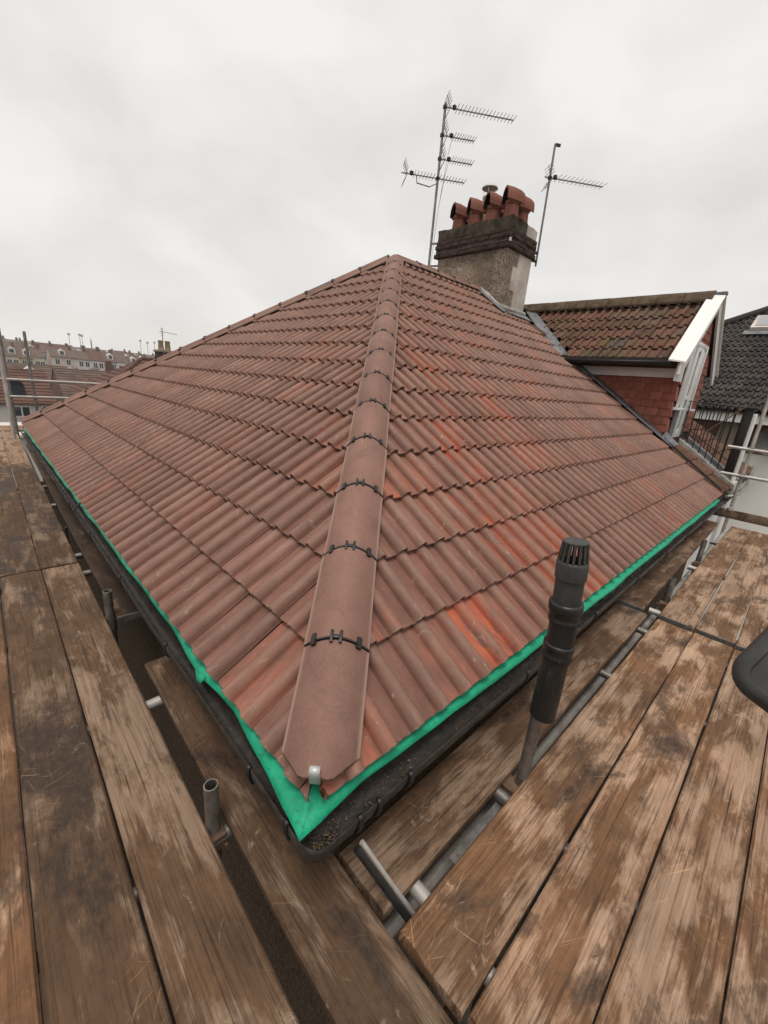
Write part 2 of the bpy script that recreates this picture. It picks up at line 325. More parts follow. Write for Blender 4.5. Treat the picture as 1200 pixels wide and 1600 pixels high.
class MB:
    def __init__(s): s.v = []; s.f = []
    def add(s, vs, fs):
        n = len(s.v); s.v += [tuple(x) for x in vs]; s.f += [tuple(i + n for i in q) for q in fs]; return s
    def box(s, lo, hi, mat=None):
        (a, b, c), (d, e, f) = lo, hi
        vs = [V(p) for p in ((a, b, c), (d, b, c), (d, e, c), (a, e, c), (a, b, f), (d, b, f), (d, e, f), (a, e, f))]
        if mat is not None: vs = [mat @ p for p in vs]
        return s.add(vs, [(0, 3, 2, 1), (4, 5, 6, 7), (0, 1, 5, 4), (1, 2, 6, 5), (2, 3, 7, 6), (3, 0, 4, 7)])
    def bar(s, p0, p1, w, h, up=V((0, 0, 1))):
        p0, p1 = V(p0), V(p1); d = p1 - p0; L = d.length; d = d / L
        sd = d.cross(up)
        sd = d.cross(V((0, 1, 0))) if sd.length < 1e-4 else sd
        sd.normalize(); u = sd.cross(d)
        mt = Matrix((d, sd, u)).transposed().to_4x4(); mt.translation = p0
        return s.box((0, -w / 2, -h / 2), (L, w / 2, h / 2), mt)
    def tube(s, pts, r, n=10, caps=True):
        pts = [V(p) for p in pts]; rs = r if isinstance(r, (list, tuple)) else [r] * len(pts)
        base = len(s.v); prev = None
        for i, p in enumerate(pts):
            d = (pts[min(i + 1, len(pts) - 1)] - pts[max(i - 1, 0)]).normalized()
            if prev is None:
                a = d.cross(V((0, 0, 1))); a = a if a.length > 1e-3 else d.cross(V((1, 0, 0)))
            else: a = prev - d * prev.dot(d)
            a.normalize(); prev = a; b = d.cross(a)
            for k in range(n):
                t = 2 * math.pi * k / n; s.v.append(tuple(p + (a * math.cos(t) + b * math.sin(t)) * rs[i]))
        for i in range(len(pts) - 1):
            for k in range(n):
                q = base + i * n; k2 = (k + 1) % n; s.f.append((q + k, q + k2, q + n + k2, q + n + k))
        if caps:
            s.f.append(tuple(base + k for k in range(n))[::-1]); q = base + (len(pts) - 1) * n; s.f.append(tuple(q + k for k in range(n)))
        return s
    def lathe(s, prof, n=24, mat=None, close=False):
        base = len(s.v)
        for r, z in prof:
            for k in range(n):
                t = 2 * math.pi * k / n; p = V((r * math.cos(t), r * math.sin(t), z)); s.v.append(tuple(mat @ p if mat is not None else p))
        m = len(prof)
        for i in range(m if close else m - 1):
            for k in range(n):
                a, b = base + i * n, base + ((i + 1) % m) * n; k2 = (k + 1) % n; s.f.append((a + k, a + k2, b + k2, b + k))
        return s
    def grid(s, rows, closed=False):
        base = len(s.v); n = len(rows[0])
        for r in rows: s.v += [tuple(p) for p in r]
        for i in range(len(rows) - 1):
            for k in range(n if closed else n - 1):
                k2 = (k + 1) % n; a = base + i * n; s.f.append((a + k, a + k2, a + n + k2, a + n + k))
        return s
    def prism(s, poly, d):
        """poly: list of points in order; d: extrusion vector"""
        d = V(d); n = len(poly); b = len(s.v)
        s.v += [tuple(V(p)) for p in poly] + [tuple(V(p) + d) for p in poly]
        s.f.append(tuple(b + i for i in range(n))[::-1]); s.f.append(tuple(b + n + i for i in range(n)))
        for i in range(n):
            j = (i + 1) % n; s.f.append((b + i, b + j, b + n + j, b + n + i))
        return s
    def mesh(s, name, mat=None, smooth=None, bev=0.0, fix=True):
        me = bpy.data.meshes.new(name); me.from_pydata(s.v, [], s.f)
        bm = bmesh.new(); bm.from_mesh(me)
        if bev: bmesh.ops.bevel(bm, geom=[e for e in bm.edges if e.is_manifold and e.calc_face_angle(0) > .6], offset=bev, segments=2, profile=.5, affect='EDGES', clamp_overlap=True)
        if fix: bmesh.ops.recalc_face_normals(bm, faces=bm.faces)
        bm.to_mesh(me); bm.free()
        return finish(me, mat, smooth)
    def obj(s, name, mat, parent=None, smooth=None, bev=0.0, **k):
        o = bpy.data.objects.new(name, s.mesh(name, mat, smooth, bev)); return put(o, parent, **k)
def box(name, lo, hi, mat, parent=None, bev=0.0, **k): return MB().box(lo, hi).obj(name, mat, parent, 50 if bev else None, bev, **k)
def setmat(o, M4): o.matrix_basis = M4
def frame(o, u, v, n):
    mt = Matrix((u, v, n)).transposed().to_4x4(); mt.translation = o; return mt
def project(p):
    q = ax.transposed() @ (V(p) - CAM_LOC)
    return None if q.z < .05 else (q.x / q.z * FOCAL, q.y / q.z * FOCAL)
ORD = ['first', 'second', 'third', 'fourth', 'fifth', 'sixth', 'seventh', 'eighth', 'ninth', 'tenth', 'eleventh', 'twelfth', 'thirteenth', 'fourteenth', 'fifteenth', 'sixteenth', 'seventeenth', 'eighteenth']

# ------------------------------------------------------------------ ground
GZ = -5.6
def terrain_z(x, y):
    if y < 100: return GZ
    pts = [(100, GZ), (140, -6.6), (152, -6.4), (185, -2.4), (235, 1.5), (300, 2.0), (600, -5), (2500, -30)]
    for (a, za), (b, zb) in zip(pts, pts[1:]):
        if y <= b: return za + (zb - za) * (y - a) / (b - a) - max(0, (x - 40)) * .01 * min(1, (y - 100) / 80)
    return -30
xs = [-1500, -600, -250, -100, -50, -20, 0, 10, 20, 30, 40, 50, 60, 75, 100, 150, 300, 700, 1500]
ys = [-1500, -500, -100, -30, 0, 30, 60, 100, 120, 140, 152, 168, 185, 210, 235, 300, 400, 600, 1200, 2500]
MB().grid([[(x, y, terrain_z(x, y)) for x in xs] for y in ys]).obj('ground', MAT['hill'], smooth=60, kind='structure')
box('yard', (-14, -16, GZ), (34, 60, GZ + .02), MAT['ground'], kind='structure')
box('side_path', (.5, 14.0, GZ + .02), (1.7, 17.6, GZ + .05), MAT['paving'], kind='structure')

# ------------------------------------------------------------------ main house
PITCH = rad(34.4); CP, SP = math.cos(PITCH), math.sin(PITCH); T = SP / CP
HALF = 4.35; LY = 2 * HALF + .1; LX = 7.42; RZ = HALF * T
house = empty('house', (0, 0, GZ), 'house with a newly laid red-brown hipped tile roof and a tall chimney', 'house')
WO = .14
def wall_mb():
    m = MB()
    m.box((WO, WO, GZ), (LX, WO + .25, -.10)); m.box((WO, WO + .253, GZ), (WO + .25, LY - WO, -.10)); m.box((WO + .253, LY - WO - .25, GZ), (LX, LY - WO, -.10))
    return m
wall_mb().obj('wall', MAT['wallpebble'], house)
MB().box((.045, .045, -.24), (LX, .066, -.052)).obj('fascia', MAT['fascia'], house)
MB().box((.045, .068, -.24), (.066, LY - .045, -.052)).obj('fascia', MAT['fascia'], house)
MB().box((.07, .07, -.246), (LX, WO + .02, -.232)).box((.07, WO + .022, -.246), (WO + .02, LY - .07, -.232)).obj('soffit', MAT['fascia'], house)

# frames of the two visible slopes: (u along the eave, v up the slope, n out)
FR = frame(V((0, 0, 0)), V((1, 0, 0)), V((0, CP, SP)), V((0, -SP, CP)))
FL = frame(V((0, 0, 0)), V((0, -1, 0)), V((CP, 0, SP)), V((-SP, 0, CP)))
SL = HALF / CP
def deck(name, poly, F, th=.03, off=-.088):
    m = MB(); pts = [F @ V((u, v, off)) for u, v in poly]; m.prism(pts, F.to_3x3() @ V((0, 0, -th))); return m
slopeR = deck('roof_slope', [(.10, .05), (LX, .05), (LX, SL), (HALF, SL)], FR).obj('roof_slope', MAT['deck'], house)
slopeL = deck('roof_slope', [(-.10, .05), (-HALF, SL), (-LY + .10, .05)], FL).obj('roof_slope', MAT['deck'], house)
MB().prism([(0, LY, -.03), (HALF, LY - HALF, RZ - .02), (LX, LY - HALF, RZ - .02), (LX, LY, -.03)], (0, 0, -.05)).obj('rear_slope', MAT['tile_m'], house)

GA = .34; TL = .42; TW = .30
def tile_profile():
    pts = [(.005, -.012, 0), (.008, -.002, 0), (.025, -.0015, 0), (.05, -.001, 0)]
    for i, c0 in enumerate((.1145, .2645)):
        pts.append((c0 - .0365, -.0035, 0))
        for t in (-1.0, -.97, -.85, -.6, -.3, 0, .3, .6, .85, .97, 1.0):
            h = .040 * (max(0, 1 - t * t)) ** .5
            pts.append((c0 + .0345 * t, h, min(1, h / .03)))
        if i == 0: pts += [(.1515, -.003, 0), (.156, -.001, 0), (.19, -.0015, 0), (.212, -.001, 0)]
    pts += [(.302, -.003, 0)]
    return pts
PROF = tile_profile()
def tile_bm(seed=None):
    """one double-roll tile in slope axes; uv carries (across, along), vertex attribute roll the height of the roll"""
    bm = bmesh.new(); lay = bm.verts.layers.float.new('roll'); uvl = bm.loops.layers.uv.new('tuv')
    rows = [(0.06, -.029), (0.008, -.0245), (0.0, -.004), (0.004, 0.0), (.2, 0.0), (TL, 0.0)]
    rng = random.Random(seed)
    ch = [rng.uniform(-.0016, .0016) for _ in PROF]
    G = []
    for j, (v, dn) in enumerate(rows):
        r = []
        for k, (u, h, ro) in enumerate(PROF):
            vv = v + (ch[k] if j in (1, 2, 3) else 0)
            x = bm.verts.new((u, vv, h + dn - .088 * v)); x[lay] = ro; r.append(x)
        G.append(r)
    for j in range(len(G) - 1):
        for k in range(len(PROF) - 1): bm.faces.new((G[j][k], G[j][k + 1], G[j + 1][k + 1], G[j + 1][k]))
    for side in (0, -1):   # close the long edges
        a = [G[j][side] for j in (1, 2, 3, 4)]
        bm.faces.new(a if side == 0 else a[::-1])
    for f in bm.faces:
        for lp in f.loops: lp[uvl].uv = (lp.vert.co.x, lp.vert.co.y)
    bm.normal_update()
    return bm
def bm_to_mesh(bm, name, mat, smooth=42):
    me = bpy.data.meshes.new(name); bm.to_mesh(me); return finish(me, mat, smooth)
TILE_MESHES = []
for i in range(4):
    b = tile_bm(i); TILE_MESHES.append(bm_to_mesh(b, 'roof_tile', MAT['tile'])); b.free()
REDS = [((1.9, .72), .42, 1.15), ((2.3, 1.05), .38, 1.0), ((3.3, 1.5), .45, .7), ((2.7, 1.85), .5, .6), ((.7, .10), .25, .8), ((2.3, .41), .35, .5), ((.6, .37), .18, .7), ((1.3, .85), .25, .5), ((1.2, .2), .25, .5), ((4.2, 1.0), .4, .3)]
def redness(F, u, v, right):
    r = random.random()
    base = .04 if r < .76 else (r - .76) * (2.8 if right else 1.3)
    if right:
        for (a, b), s, w in REDS: base += w * math.exp(-((u - a) ** 2 + (v * CP - b) ** 2) / (s * s)) * random.choice((.0, .05, .25, .7, 1.2))
    return min(1.0, base)
def in_chimney(p): return 6.68 < p.x < 7.5 and 3.98 < p.y
tiles = []     # (area, slope, frame, mesh-or-None, cut bm args, rnd, red)
def lay(F, slope, right):
    rows = int(SL / GA) + 1
    for k in range(rows):
        v0 = k * GA + random.uniform(-.0015, .0015)
        vm = v0 * CP
        if right: lo, hi, off = vm - .35, LX, .05
        else: lo, hi, off = -(LY - vm) - .35, -vm + .35, -1.28
        i0 = math.floor((lo - off) / TW) - 1; i1 = math.ceil((hi - off) / TW) + 1
        for i in range(i0, i1):
            u0 = off + i * TW
            # cut planes in slope coordinates: (point, outward normal)
            cuts = []
            if right: cuts = [((0, 0), (-1, CP), .022), ((LX, 0), (1, 0), 0), ((0, SL - .02), (0, 1), 0)]
            else: cuts = [((0, 0), (1, CP), .022), ((-LY, 0), (-1, CP), .022), ((0, SL - .02), (0, 1), 0)]
            corners = [(u0, v0), (u0 + TW, v0), (u0 + TW, v0 + TL), (u0, v0 + TL)]
            state = 0; need = []
            for (pu, pv), (nu, nv), clr in cuts:
                q_ = math.hypot(nu, nv); pu -= nu / q_ * clr; pv -= nv / q_ * clr
                d = [(a - pu) * nu + (b - pv) * nv for a, b in corners]
                if min(d) > -.004: state = 2; break
                if max(d) > 0.002: need.append(((pu, pv), (nu, nv)))
            if state == 2: continue
            ctr = F @ V((u0 + .15, v0 + .17, 0))
            if in_chimney(F @ V((u0 + .02, v0 + .03, 0))) and in_chimney(F @ V((u0 + .28, v0 + .3, 0))): continue
            c2 = [project(F @ V((a, min(b, v0 + GA), 0))) for a, b in corners]
            area = 0
            if all(c2):
                area = abs(sum(c2[q][0] * c2[(q + 1) % 4][1] - c2[(q + 1) % 4][0] * c2[q][1] for q in range(4))) / 2
                if not any(abs(a) < .40 and abs(b) < .52 for a, b in c2): area *= .01
            J = Matrix.Translation((u0 + random.uniform(-.0012, .0012), v0, random.uniform(-.0015, .0025))) @ Matrix.Rotation(random.uniform(-.0035, .0035), 4, 'Z') @ Matrix.Rotation(random.uniform(-.004, .002), 4, 'X')
            tiles.append([area, slope, F, J, need, random.random(), redness(F, u0 + .15, v0 + .17, right)])
lay(FR, slopeR, True); lay(FL, slopeL, False)
tiles.sort(key=lambda t: -t[0])
def cut(bm, need, J):
    bm.transform(J)
    for (pu, pv), (nu, nv) in need:
        bmesh.ops.bisect_plane(bm, geom=bm.verts[:] + bm.edges[:] + bm.faces[:], plane_co=(pu, pv, 0), plane_no=(nu, nv, 0), clear_outer=True, dist=1e-5)
        ed = [e for e in bm.edges if e.is_boundary and all(abs((q.co.x - pu) * nu + (q.co.y - pv) * nv) < 1e-4 for q in e.verts)]
    return bm
rest = bmesh.new(); rr = rest.verts.layers.float.new('rnd'); rd = rest.verts.layers.float.new('red')
for i, (area, slope, F, J, need, rnd, red) in enumerate(tiles):
    if i < 300:
        if need:
            bm = cut(tile_bm(i), need, J)
            if not bm.faces: bm.free(); continue
            me = bm_to_mesh(bm, 'roof_tile', MAT['tile']); bm.free(); mt = F
        else: me = random.choice(TILE_MESHES); mt = F @ J
        o = bpy.data.objects.new('roof_tile', me); o.matrix_basis = mt; o['rnd'] = rnd; o['red'] = red
        put(o, slope)
    else:
        bm = cut(tile_bm(i), need, J); bm.transform(F); n0 = len(rest.verts)
        me = bpy.data.meshes.new('tmp'); bm.to_mesh(me); bm.free(); rest.from_mesh(me); bpy.data.meshes.remove(me)
        rest.verts.ensure_lookup_table()
        for x in rest.verts[n0:]: x[rr] = rnd; x[rd] = red
put(bpy.data.objects.new('far_roof_tiles', bm_to_mesh(rest, 'far_roof_tiles', MAT['tile_m'])), house, kind='stuff'); rest.free()

# hip and ridge tiles with black unions
def hip_section(w=.125, edge=-.022, crown=.062, n=14, th=.017):
    top = []
    for i in range(n + 1):
        t = -1 + 2 * i / n
        top.append((w * t, edge + (crown - edge) * (1 - abs(t) ** 1.9)))
    bot = [(a * .97, b - th) for a, b in top][::-1]
    return top + bot
HS = hip_section()
def hip_mesh(L=.441):
    m = MB(); rows = []
    for x, sc in ((0, .96), (.004, 1.0), (L * .5, 1.0), (L - .004, 1.0), (L, .96)):
        rows.append([(x, a, b + (sc - 1) * .08) for a, b in HS])
    m.grid(rows, True); n = len(HS); m.f.append(tuple(range(n))); m.f.append(tuple(len(m.v) - n + i for i in range(n))[::-1])
    return m.mesh('hip_tile', MAT['hip'], 35)
HIPM = hip_mesh()
def hip_foot():
    m = MB(); rows = []
    for x, k in ((0, 1), (.004, 1), (.10, .35), (.22, 0), (.437, 0), (.441, 0)):
        rows.append([(x + k * .085 * max(0, abs(a / .125) - .38) / .62, a, b - (.003 if x in (0, .441) else 0)) for a, b in HS])
    m.grid(rows, True); n = len(HS); m.f.append(tuple(range(n))); m.f.append(tuple(len(m.v) - n + i for i in range(n))[::-1])
    return m.mesh('hip_tile', MAT['hip'], 35)
FOOTM = hip_foot()
def clip_mesh():
    m = MB()
    top = HS[:15]
    for lo, hi in ((2, 5), (9, 12)):
        pass
    rows = []
    for x in (-.005, .005): rows.append([(x, a * 1.002, b + .0012) for a, b in top])
    m.grid(rows)
    m.grid([[(-.005, a, b - .006) for a, b in top], [(-.005, a * 1.002, b + .0012) for a, b in top]])
    m.grid([[(.005, a * 1.002, b + .0012) for a, b in top], [(.005, a, b - .006) for a, b in top]])
    for y in (-.017, .017): m.box((-.026, y - .0055, .060), (.024, y + .0055, .071))
    m.box((-.008, -.013, .060), (.006, .013, .069))
    for sgn in (-1, 1):
        y = .082 * sgn; z = -.022 + .084 * (1 - (.082 / .125) ** 1.9)
        mt = Matrix.Translation((0, y, z)) @ Matrix.Rotation(-sgn * .72, 4, 'X')
        m.box((-.024, -.010, -.004), (.022, .010, .011), mt)
    return m.mesh('hip_clip', MAT['black'], 35, .0015)
CLIPM = clip_mesh()
def run(start, end, first, parent, name, clips=True):
    d = (V(end) - V(start)); L = d.length; d.normalize(); sd = V((0, 0, 1)).cross(d).normalized(); up = d.cross(sd)
    s = first; k = 0
    while s < L - .1:
        o = bpy.data.objects.new(name, FOOTM if (s == first and name == 'hip_tile') else HIPM); jit = Matrix.Rotation(random.uniform(-.008, .008), 4, 'Z') @ Matrix.Rotation(random.uniform(-.006, .006), 4, 'X')
        o.matrix_basis = frame(V(start) + d * s + up * random.uniform(-.003, .005), d, sd, up) @ jit; put(o, parent)
        if s > first and clips:
            c = bpy.data.objects.new('hip_clip', CLIPM); c.matrix_basis = frame(V(start) + d * s, d, sd, up); put(c, parent)
        s += .45; k += 1
AP = V((HALF, HALF, RZ + .02))
run((0, 0, .02), AP, .05, house, 'hip_tile')
run((0, LY, .02), V((HALF, LY - HALF, RZ + .02)), .05, house, 'hip_tile')
run((HALF, HALF + .03, RZ + .03), (6.62, HALF + .03, RZ + .03), .05, house, 'ridge_tile')
# black dry-hip roll showing under the far hip and ridge
MB().tube([(0.05, LY - .05, .03), (HALF, LY - HALF, RZ + .015)], .075, 8).obj('dry_hip_roll', MAT['black'], house)
MB().tube([(0.08, 0.08, .03), (HALF, HALF, RZ)], .05, 8).obj('dry_hip_roll', MAT['black'], house)
MB().tube([(HALF, HALF + .03, RZ), (6.6, HALF + .03, RZ)], .07, 8).obj('dry_hip_roll', MAT['black'], house)
# hip iron at the foot of the near hip
d = V((1, 1, T)).normalized(); sd = V((0, 0, 1)).cross(d).normalized(); up = d.cross(sd)
path = [(.20, .030), (.06, .022), (.005, .014), (-.004, .014), (-.0055, .02), (-.003, .060), (-.002, .083), (.004, .095), (.014, .097), (.021, .089), (.021, .078)]
m = MB(); rows = []
for q, (a, b) in enumerate(path):
    c0 = V((0, 0, .02)) + d * (a + .05) + up * b
    rows.append([c0 - sd * .0155, c0 + sd * .0155])
m.grid(rows); o = m.obj('hip_iron', MAT['zinc'], house, 60); md = o.modifiers.new('s', 'SOLIDIFY'); md.thickness = .0035; md.offset = 0

# green eaves membrane: two strips meeting in a flap at the corner
def felt():
    m = MB()
    def interp(tab, q):
        for (a, va), (b, vb) in zip(tab, tab[1:]):
            if q <= b: return va + (vb - va) * (q - a) / (b - a)
        return tab[-1][1]
    def edgeL(y): return interp([(0, -.055), (.09, -.047), (.2, -.030), (.53, .004), (.8, -.016), (1.2, .002), (2.6, .0), (4, -.004), (9, -.010)], y) + min(1, y) * (.003 * math.sin(y * 5.1) + .003 * math.sin(y * 11 + 1))
    def edgeR(x): return interp([(0, -.026), (.065, -.018), (.18, -.006), (.29, -.008), (.78, -.018), (1.67, -.030), (2.3, -.038), (4, -.036), (9, -.030)], x) + min(1, x) * (.003 * math.sin(x * 4.3 + .5) + .002 * math.sin(x * 9.1))
    tip = V((-.060, -.028, -.046)); inn = V((.12, .12, .03))
    rowsL = [[inn, inn.lerp(tip, .35), inn.lerp(tip, .7), tip]]; rowsR = [[inn, inn.lerp(tip, .35), inn.lerp(tip, .7), tip]]
    n = 150
    for i in range(1, n + 1):
        y = .012 + (LY - .2) * (i / n) ** 1.7; e = edgeL(y); w = .002 * math.sin(y * 13) + .0015 * math.sin(y * 31)
        rowsL.append([V((.12, y + .12 * max(0, 1 - y), T * .12 - .055)), V((.03, y + .06 * max(0, 1 - y), -.03)), V((min(.015, e + .02), y, -.032 + w)), V((e, y, -.046 + w))])
        x = .012 + (LX - .25) * (i / n) ** 1.7; e = edgeR(x); w = .002 * math.sin(x * 12) + .0015 * math.sin(x * 29 + 1)
        rowsR.append([V((x + .12 * max(0, 1 - x), .12, T * .12 - .055)), V((x + .06 * max(0, 1 - x), .03, -.03)), V((x, min(.012, e + .02), -.032 + w)), V((x, e, -.046 + w))])
    m.grid(rowsL); m.grid([r[::-1] for r in rowsR])
    m.add([(-.012, .88, -.048), (-.034, .80, -.058), (-.018, .76, -.044), (.01, .80, -.035), (-.030, .775, -.062)], [(0, 1, 2, 3), (1, 4, 2)])
    return m
o = felt().obj('eaves_membrane', MAT['felt'], house, 70)
md = o.modifiers.new('s', 'SOLIDIFY'); md.thickness = .0022; md.offset = 0

# gutter: one channel swept round the corner
GZT = -.082
gp = [(.083, .000), (.088, .004), (.092, .000), (.090, -.030), (.078, -.058), (.050, -.072), (.010, -.074), (-.018, -.060), (-.030, -.030), (-.031, .004),
      (-.027, .004), (-.026, -.028), (-.015, -.056), (.010, -.069), (.049, -.067), (.074, -.054), (.085, -.028), (.083, -.008)]
def gutter_path(o):
    """points of the line offset outward by o from the two eaves"""
    ol = o * .62 - .006; o = o * .84 - .002
    pts = [(-ol, LY + .02)]
    for y in [7.5, 6, 4.5, 3.2, 2.2, 1.4, .8, .4, .15]: pts.append((-ol + .004 * math.sin(y * 3), y))
    for k in range(9):
        a = math.pi + (math.pi / 2) * k / 8
        pts.append((ol * math.cos(a), o * math.sin(a)) if ol > 0 and o > 0 else (-min(ol, o), -min(ol, o)))
    for x in [.15, .4, .8, 1.4, 2.2, 3.2, 4.5, 6]: pts.append((x, -o + .004 * math.sin(x * 3)))
    pts.append((LX + .02, -o)); return pts
cols = [gutter_path(o) for o, z in gp]
rows = [[(cols[k][i][0], cols[k][i][1], GZT + gp[k][1]) for k in range(len(gp))] for i in range(len(cols[0]))]
m = MB().grid(rows, True); n = len(gp); m.f.append(tuple(range(n))[::-1]); m.f.append(tuple(len(m.v) - n + i for i in range(n)))
gutter = m.obj('gutter', MAT['gutter'], house, 50)
def bracket(x, y, left, w=.022):
    m = MB(); rows = []
    outer = [(.079, .006), (.088, .012), (.097, .006), (.095, -.031), (.082, -.062), (.051, -.078), (.010, -.080), (-.024, -.066)]
    for a in (-w / 2, w / 2): rows.append([(-(o * .62 - .006), y + a, GZT + z) if left else (x + a, -(o * .84 - .002), GZT + z) for o, z in outer])
    m.grid(rows); o = m.obj('gutter_bracket', MAT['black'], gutter, 50)
    md = o.modifiers.new('s', 'SOLIDIFY'); md.thickness = .006; md.offset = 0
for y in (.30, 1.15, 2.0, 2.9, 3.8, 4.7, 5.6, 6.5, 7.4): bracket(0, y, True)
for x in (.36, 1.2, 2.1, 3.0, 3.9, 4.8, 5.7, 6.6): bracket(x, 0, False)
for y in (.06,): bracket(0, y, True, .020)
for x in (.13, .21): bracket(x, 0, False, .018)
# crumbs and leaf litter in the gutter
m = MB(); rg = random.Random(3)
def crumb(p, s):
    a = [V((rg.uniform(-1, 1), rg.uniform(-1, 1), rg.uniform(-.6, .6))) * s + V(p) for _ in range(4)]
    m.add(a, [(0, 1, 2), (0, 2, 3), (0, 3, 1), (1, 3, 2)])
for i in range(1500):
    right = rg.random() < .75
    if right:
        x = rg.random() ** 1.7 * 4.0; y = -rg.uniform(-.01, .058)
        if mnoise.noise(V((x * 3, y * 20, 0))) < -.15 and x > .5: continue
        z = GZT - .062 + max(0, abs(-y - .03) - .02) * .5 + rg.uniform(0, .012) * (2.0 if x < .4 else 1)
        crumb((x, y, z), rg.uniform(.002, .006))
    else:
        y = rg.random() ** 1.5 * 6; x = -rg.uniform(-.01, .04)
        crumb((x, y, GZT - .062 + max(0, abs(-x - .03) - .02) * .5 + rg.uniform(0, .008)), rg.uniform(.0015, .004))
m.obj('gutter_litter', MAT['debris'], house, kind='stuff')

# ------------------------------------------------------------------ chimney
X0, X1, Y0, Y1 = 6.64, 7.50, 3.90, 5.48
chim = MB().box((X0, Y0, 1.2), (X1, Y1, 3.66)).obj('chimney', MAT['pebble'], house, None, .012)
box('pale_patch', (7.05, Y0 - .014, 2.2), (X1 + .012, Y0 + .10, 3.655), MAT['palerender'], chim, .006)
box('pale_patch', (6.90, Y0 - .010, 3.02), (7.047, Y0 + .05, 3.42), MAT['palerender'], chim, .006)
box('render_crack_patch', (X0 - .010, 4.62, 3.08), (X0 + .02, 5.05, 3.44), MAT['pebble'], chim, .008)
box('mortar_core', (X0 - .035, Y0 - .035, 3.663), (X1 + .035, Y1 + .035, 3.95), MAT['mortar'], chim)
BH = .068; rows = [(3.665, .062), (3.742, .045), (3.818, .055), (3.893, .045)]
bmeshes = [MB().box((0, 0, 0), (.212, .10, BH)).mesh('brick', MAT['sootbrick'], 40, .006) for _ in range(1)]
def brick(p, rot, sc=1.0):
    o = bpy.data.objects.new('brick', bmeshes[0])
    o.matrix_basis = Matrix.Translation(p) @ Matrix.Rotation(rot, 4, 'Z') @ Matrix.Diagonal((sc, 1, 1, 1)); put(o, chim)
for r, (z, pr) in enumerate(rows):
    off = .11 if r % 2 else 0
    y = Y0 - pr + (.0 if r % 2 == 0 else -.0)
    yy = Y0 - pr - (0 if r % 2 == 0 else .112) + .002
    while yy < Y1 + pr - .05:
        a = max(yy, Y0 - pr + .002); bq = min(yy + .214, Y1 + pr)
        if bq - a > .05: brick((X0 - pr + random.uniform(-.014, .008), bq, z), -math.pi / 2, (bq - a - .004) / .212)
        yy += .224
    xx = X0 - pr + (.104 if r % 2 == 0 else .104) + (.0 if r % 2 == 0 else .11)
    if r % 2: brick((X0 - pr + .104, Y0 - pr - .002, z), 0, .5)
    while xx < X1 + pr - .05:
        bq = min(xx + .214, X1 + pr)
        if bq - xx > .05: brick((xx, Y0 - pr + random.uniform(-.012, .008), z), 0, (bq - xx - .004) / .212)
        xx += .224
def rough_box(name, lo, hi, mat, parent, amp=.012, cuts=7):
    me = MB().box(lo, hi).mesh(name, None); bm = bmesh.new(); bm.from_mesh(me)
    bmesh.ops.subdivide_edges(bm, edges=bm.edges[:], cuts=cuts, use_grid_fill=True)
    c0 = (V(lo) + V(hi)) / 2
    for v_ in bm.verts:
        p = v_.co; v_.co = p + V((mnoise.noise(p * 6), mnoise.noise(p * 6 + V((9, 0, 0))), mnoise.noise(p * 6 + V((0, 9, 0))))) * amp * 1.5 + V((mnoise.noise(p * 19), mnoise.noise(p * 19 + V((5, 0, 0))), mnoise.noise(p * 17))) * amp * .5
        k_ = sum(1 for q in range(3) if abs(p[q] - lo[q]) < 1e-5 or abs(p[q] - hi[q]) < 1e-5)
        if k_ >= 2: v_.co = v_.co.lerp(c0, .012 * k_)
    bm.to_mesh(me); bm.free(); finish(me, mat, 60); return put(bpy.data.objects.new(name, me), parent)
# cement capping blocks and flaunching
for (a, b_) in ((Y0 - .03, 4.33), (4.335, 5.02), (5.025, Y1 + .03)): rough_box('capping_block', (X0 - .03, a, 3.968), (X0 + .34, b_, 4.15), MAT['cement'], chim)
rough_box('capping_block', (X0 + .344, Y0 - .028, 3.968), (7.14, Y1 + .028, 4.14), MAT['cement'], chim)
rough_box('capping_block', (7.144, Y0 - .02, 3.90 + .066), (X1 + .05, Y1 + .02, 4.13), MAT['palerender'], chim)
m = MB().tube([(X0 - .068, Y1 + .06, 3.752), (X0 - .068, Y0 - .064, 3.752), (X1 + .065, Y0 - .067, 3.752)], .0035, 6); m.obj('lashing_wire', MAT['tube'], chim, 40)
m = MB().bar((X0 - .06, Y0 - .07, 3.725), (X0 - .06, Y0 - .07, 3.785), .03, .03); m.obj('lashing_corner', MAT['zinc'], chim, None, .004)
MB().tube([(X0 - .03, 4.35, 3.02), (X0 - .05, 4.15, 2.90), (X0 - .055, 3.95, 2.745), (X0 - .02, 3.87, 2.70), (X1, 3.86, 2.70)], [.05, .055, .05, .05, .05], 8).obj('mortar_fillet', MAT['fillet'], chim, 60)
m = MB().grid([[(X0 - .17, 4.30, 3.005), (X0 - .01, 4.30, 3.03)], [(X0 - .19, 4.0, 2.80), (X0 - .01, 4.0, 2.83)], [(X0 - .15, 3.72, 2.605), (X0 - .01, 3.72, 2.62)], [(X1 + .1, 3.70, 2.59), (X1 + .05, 3.88, 2.72)]]); o = m.obj('lead_flashing', MAT['lead'], chim)
md = o.modifiers.new('s', 'SOLIDIFY'); md.thickness = .008
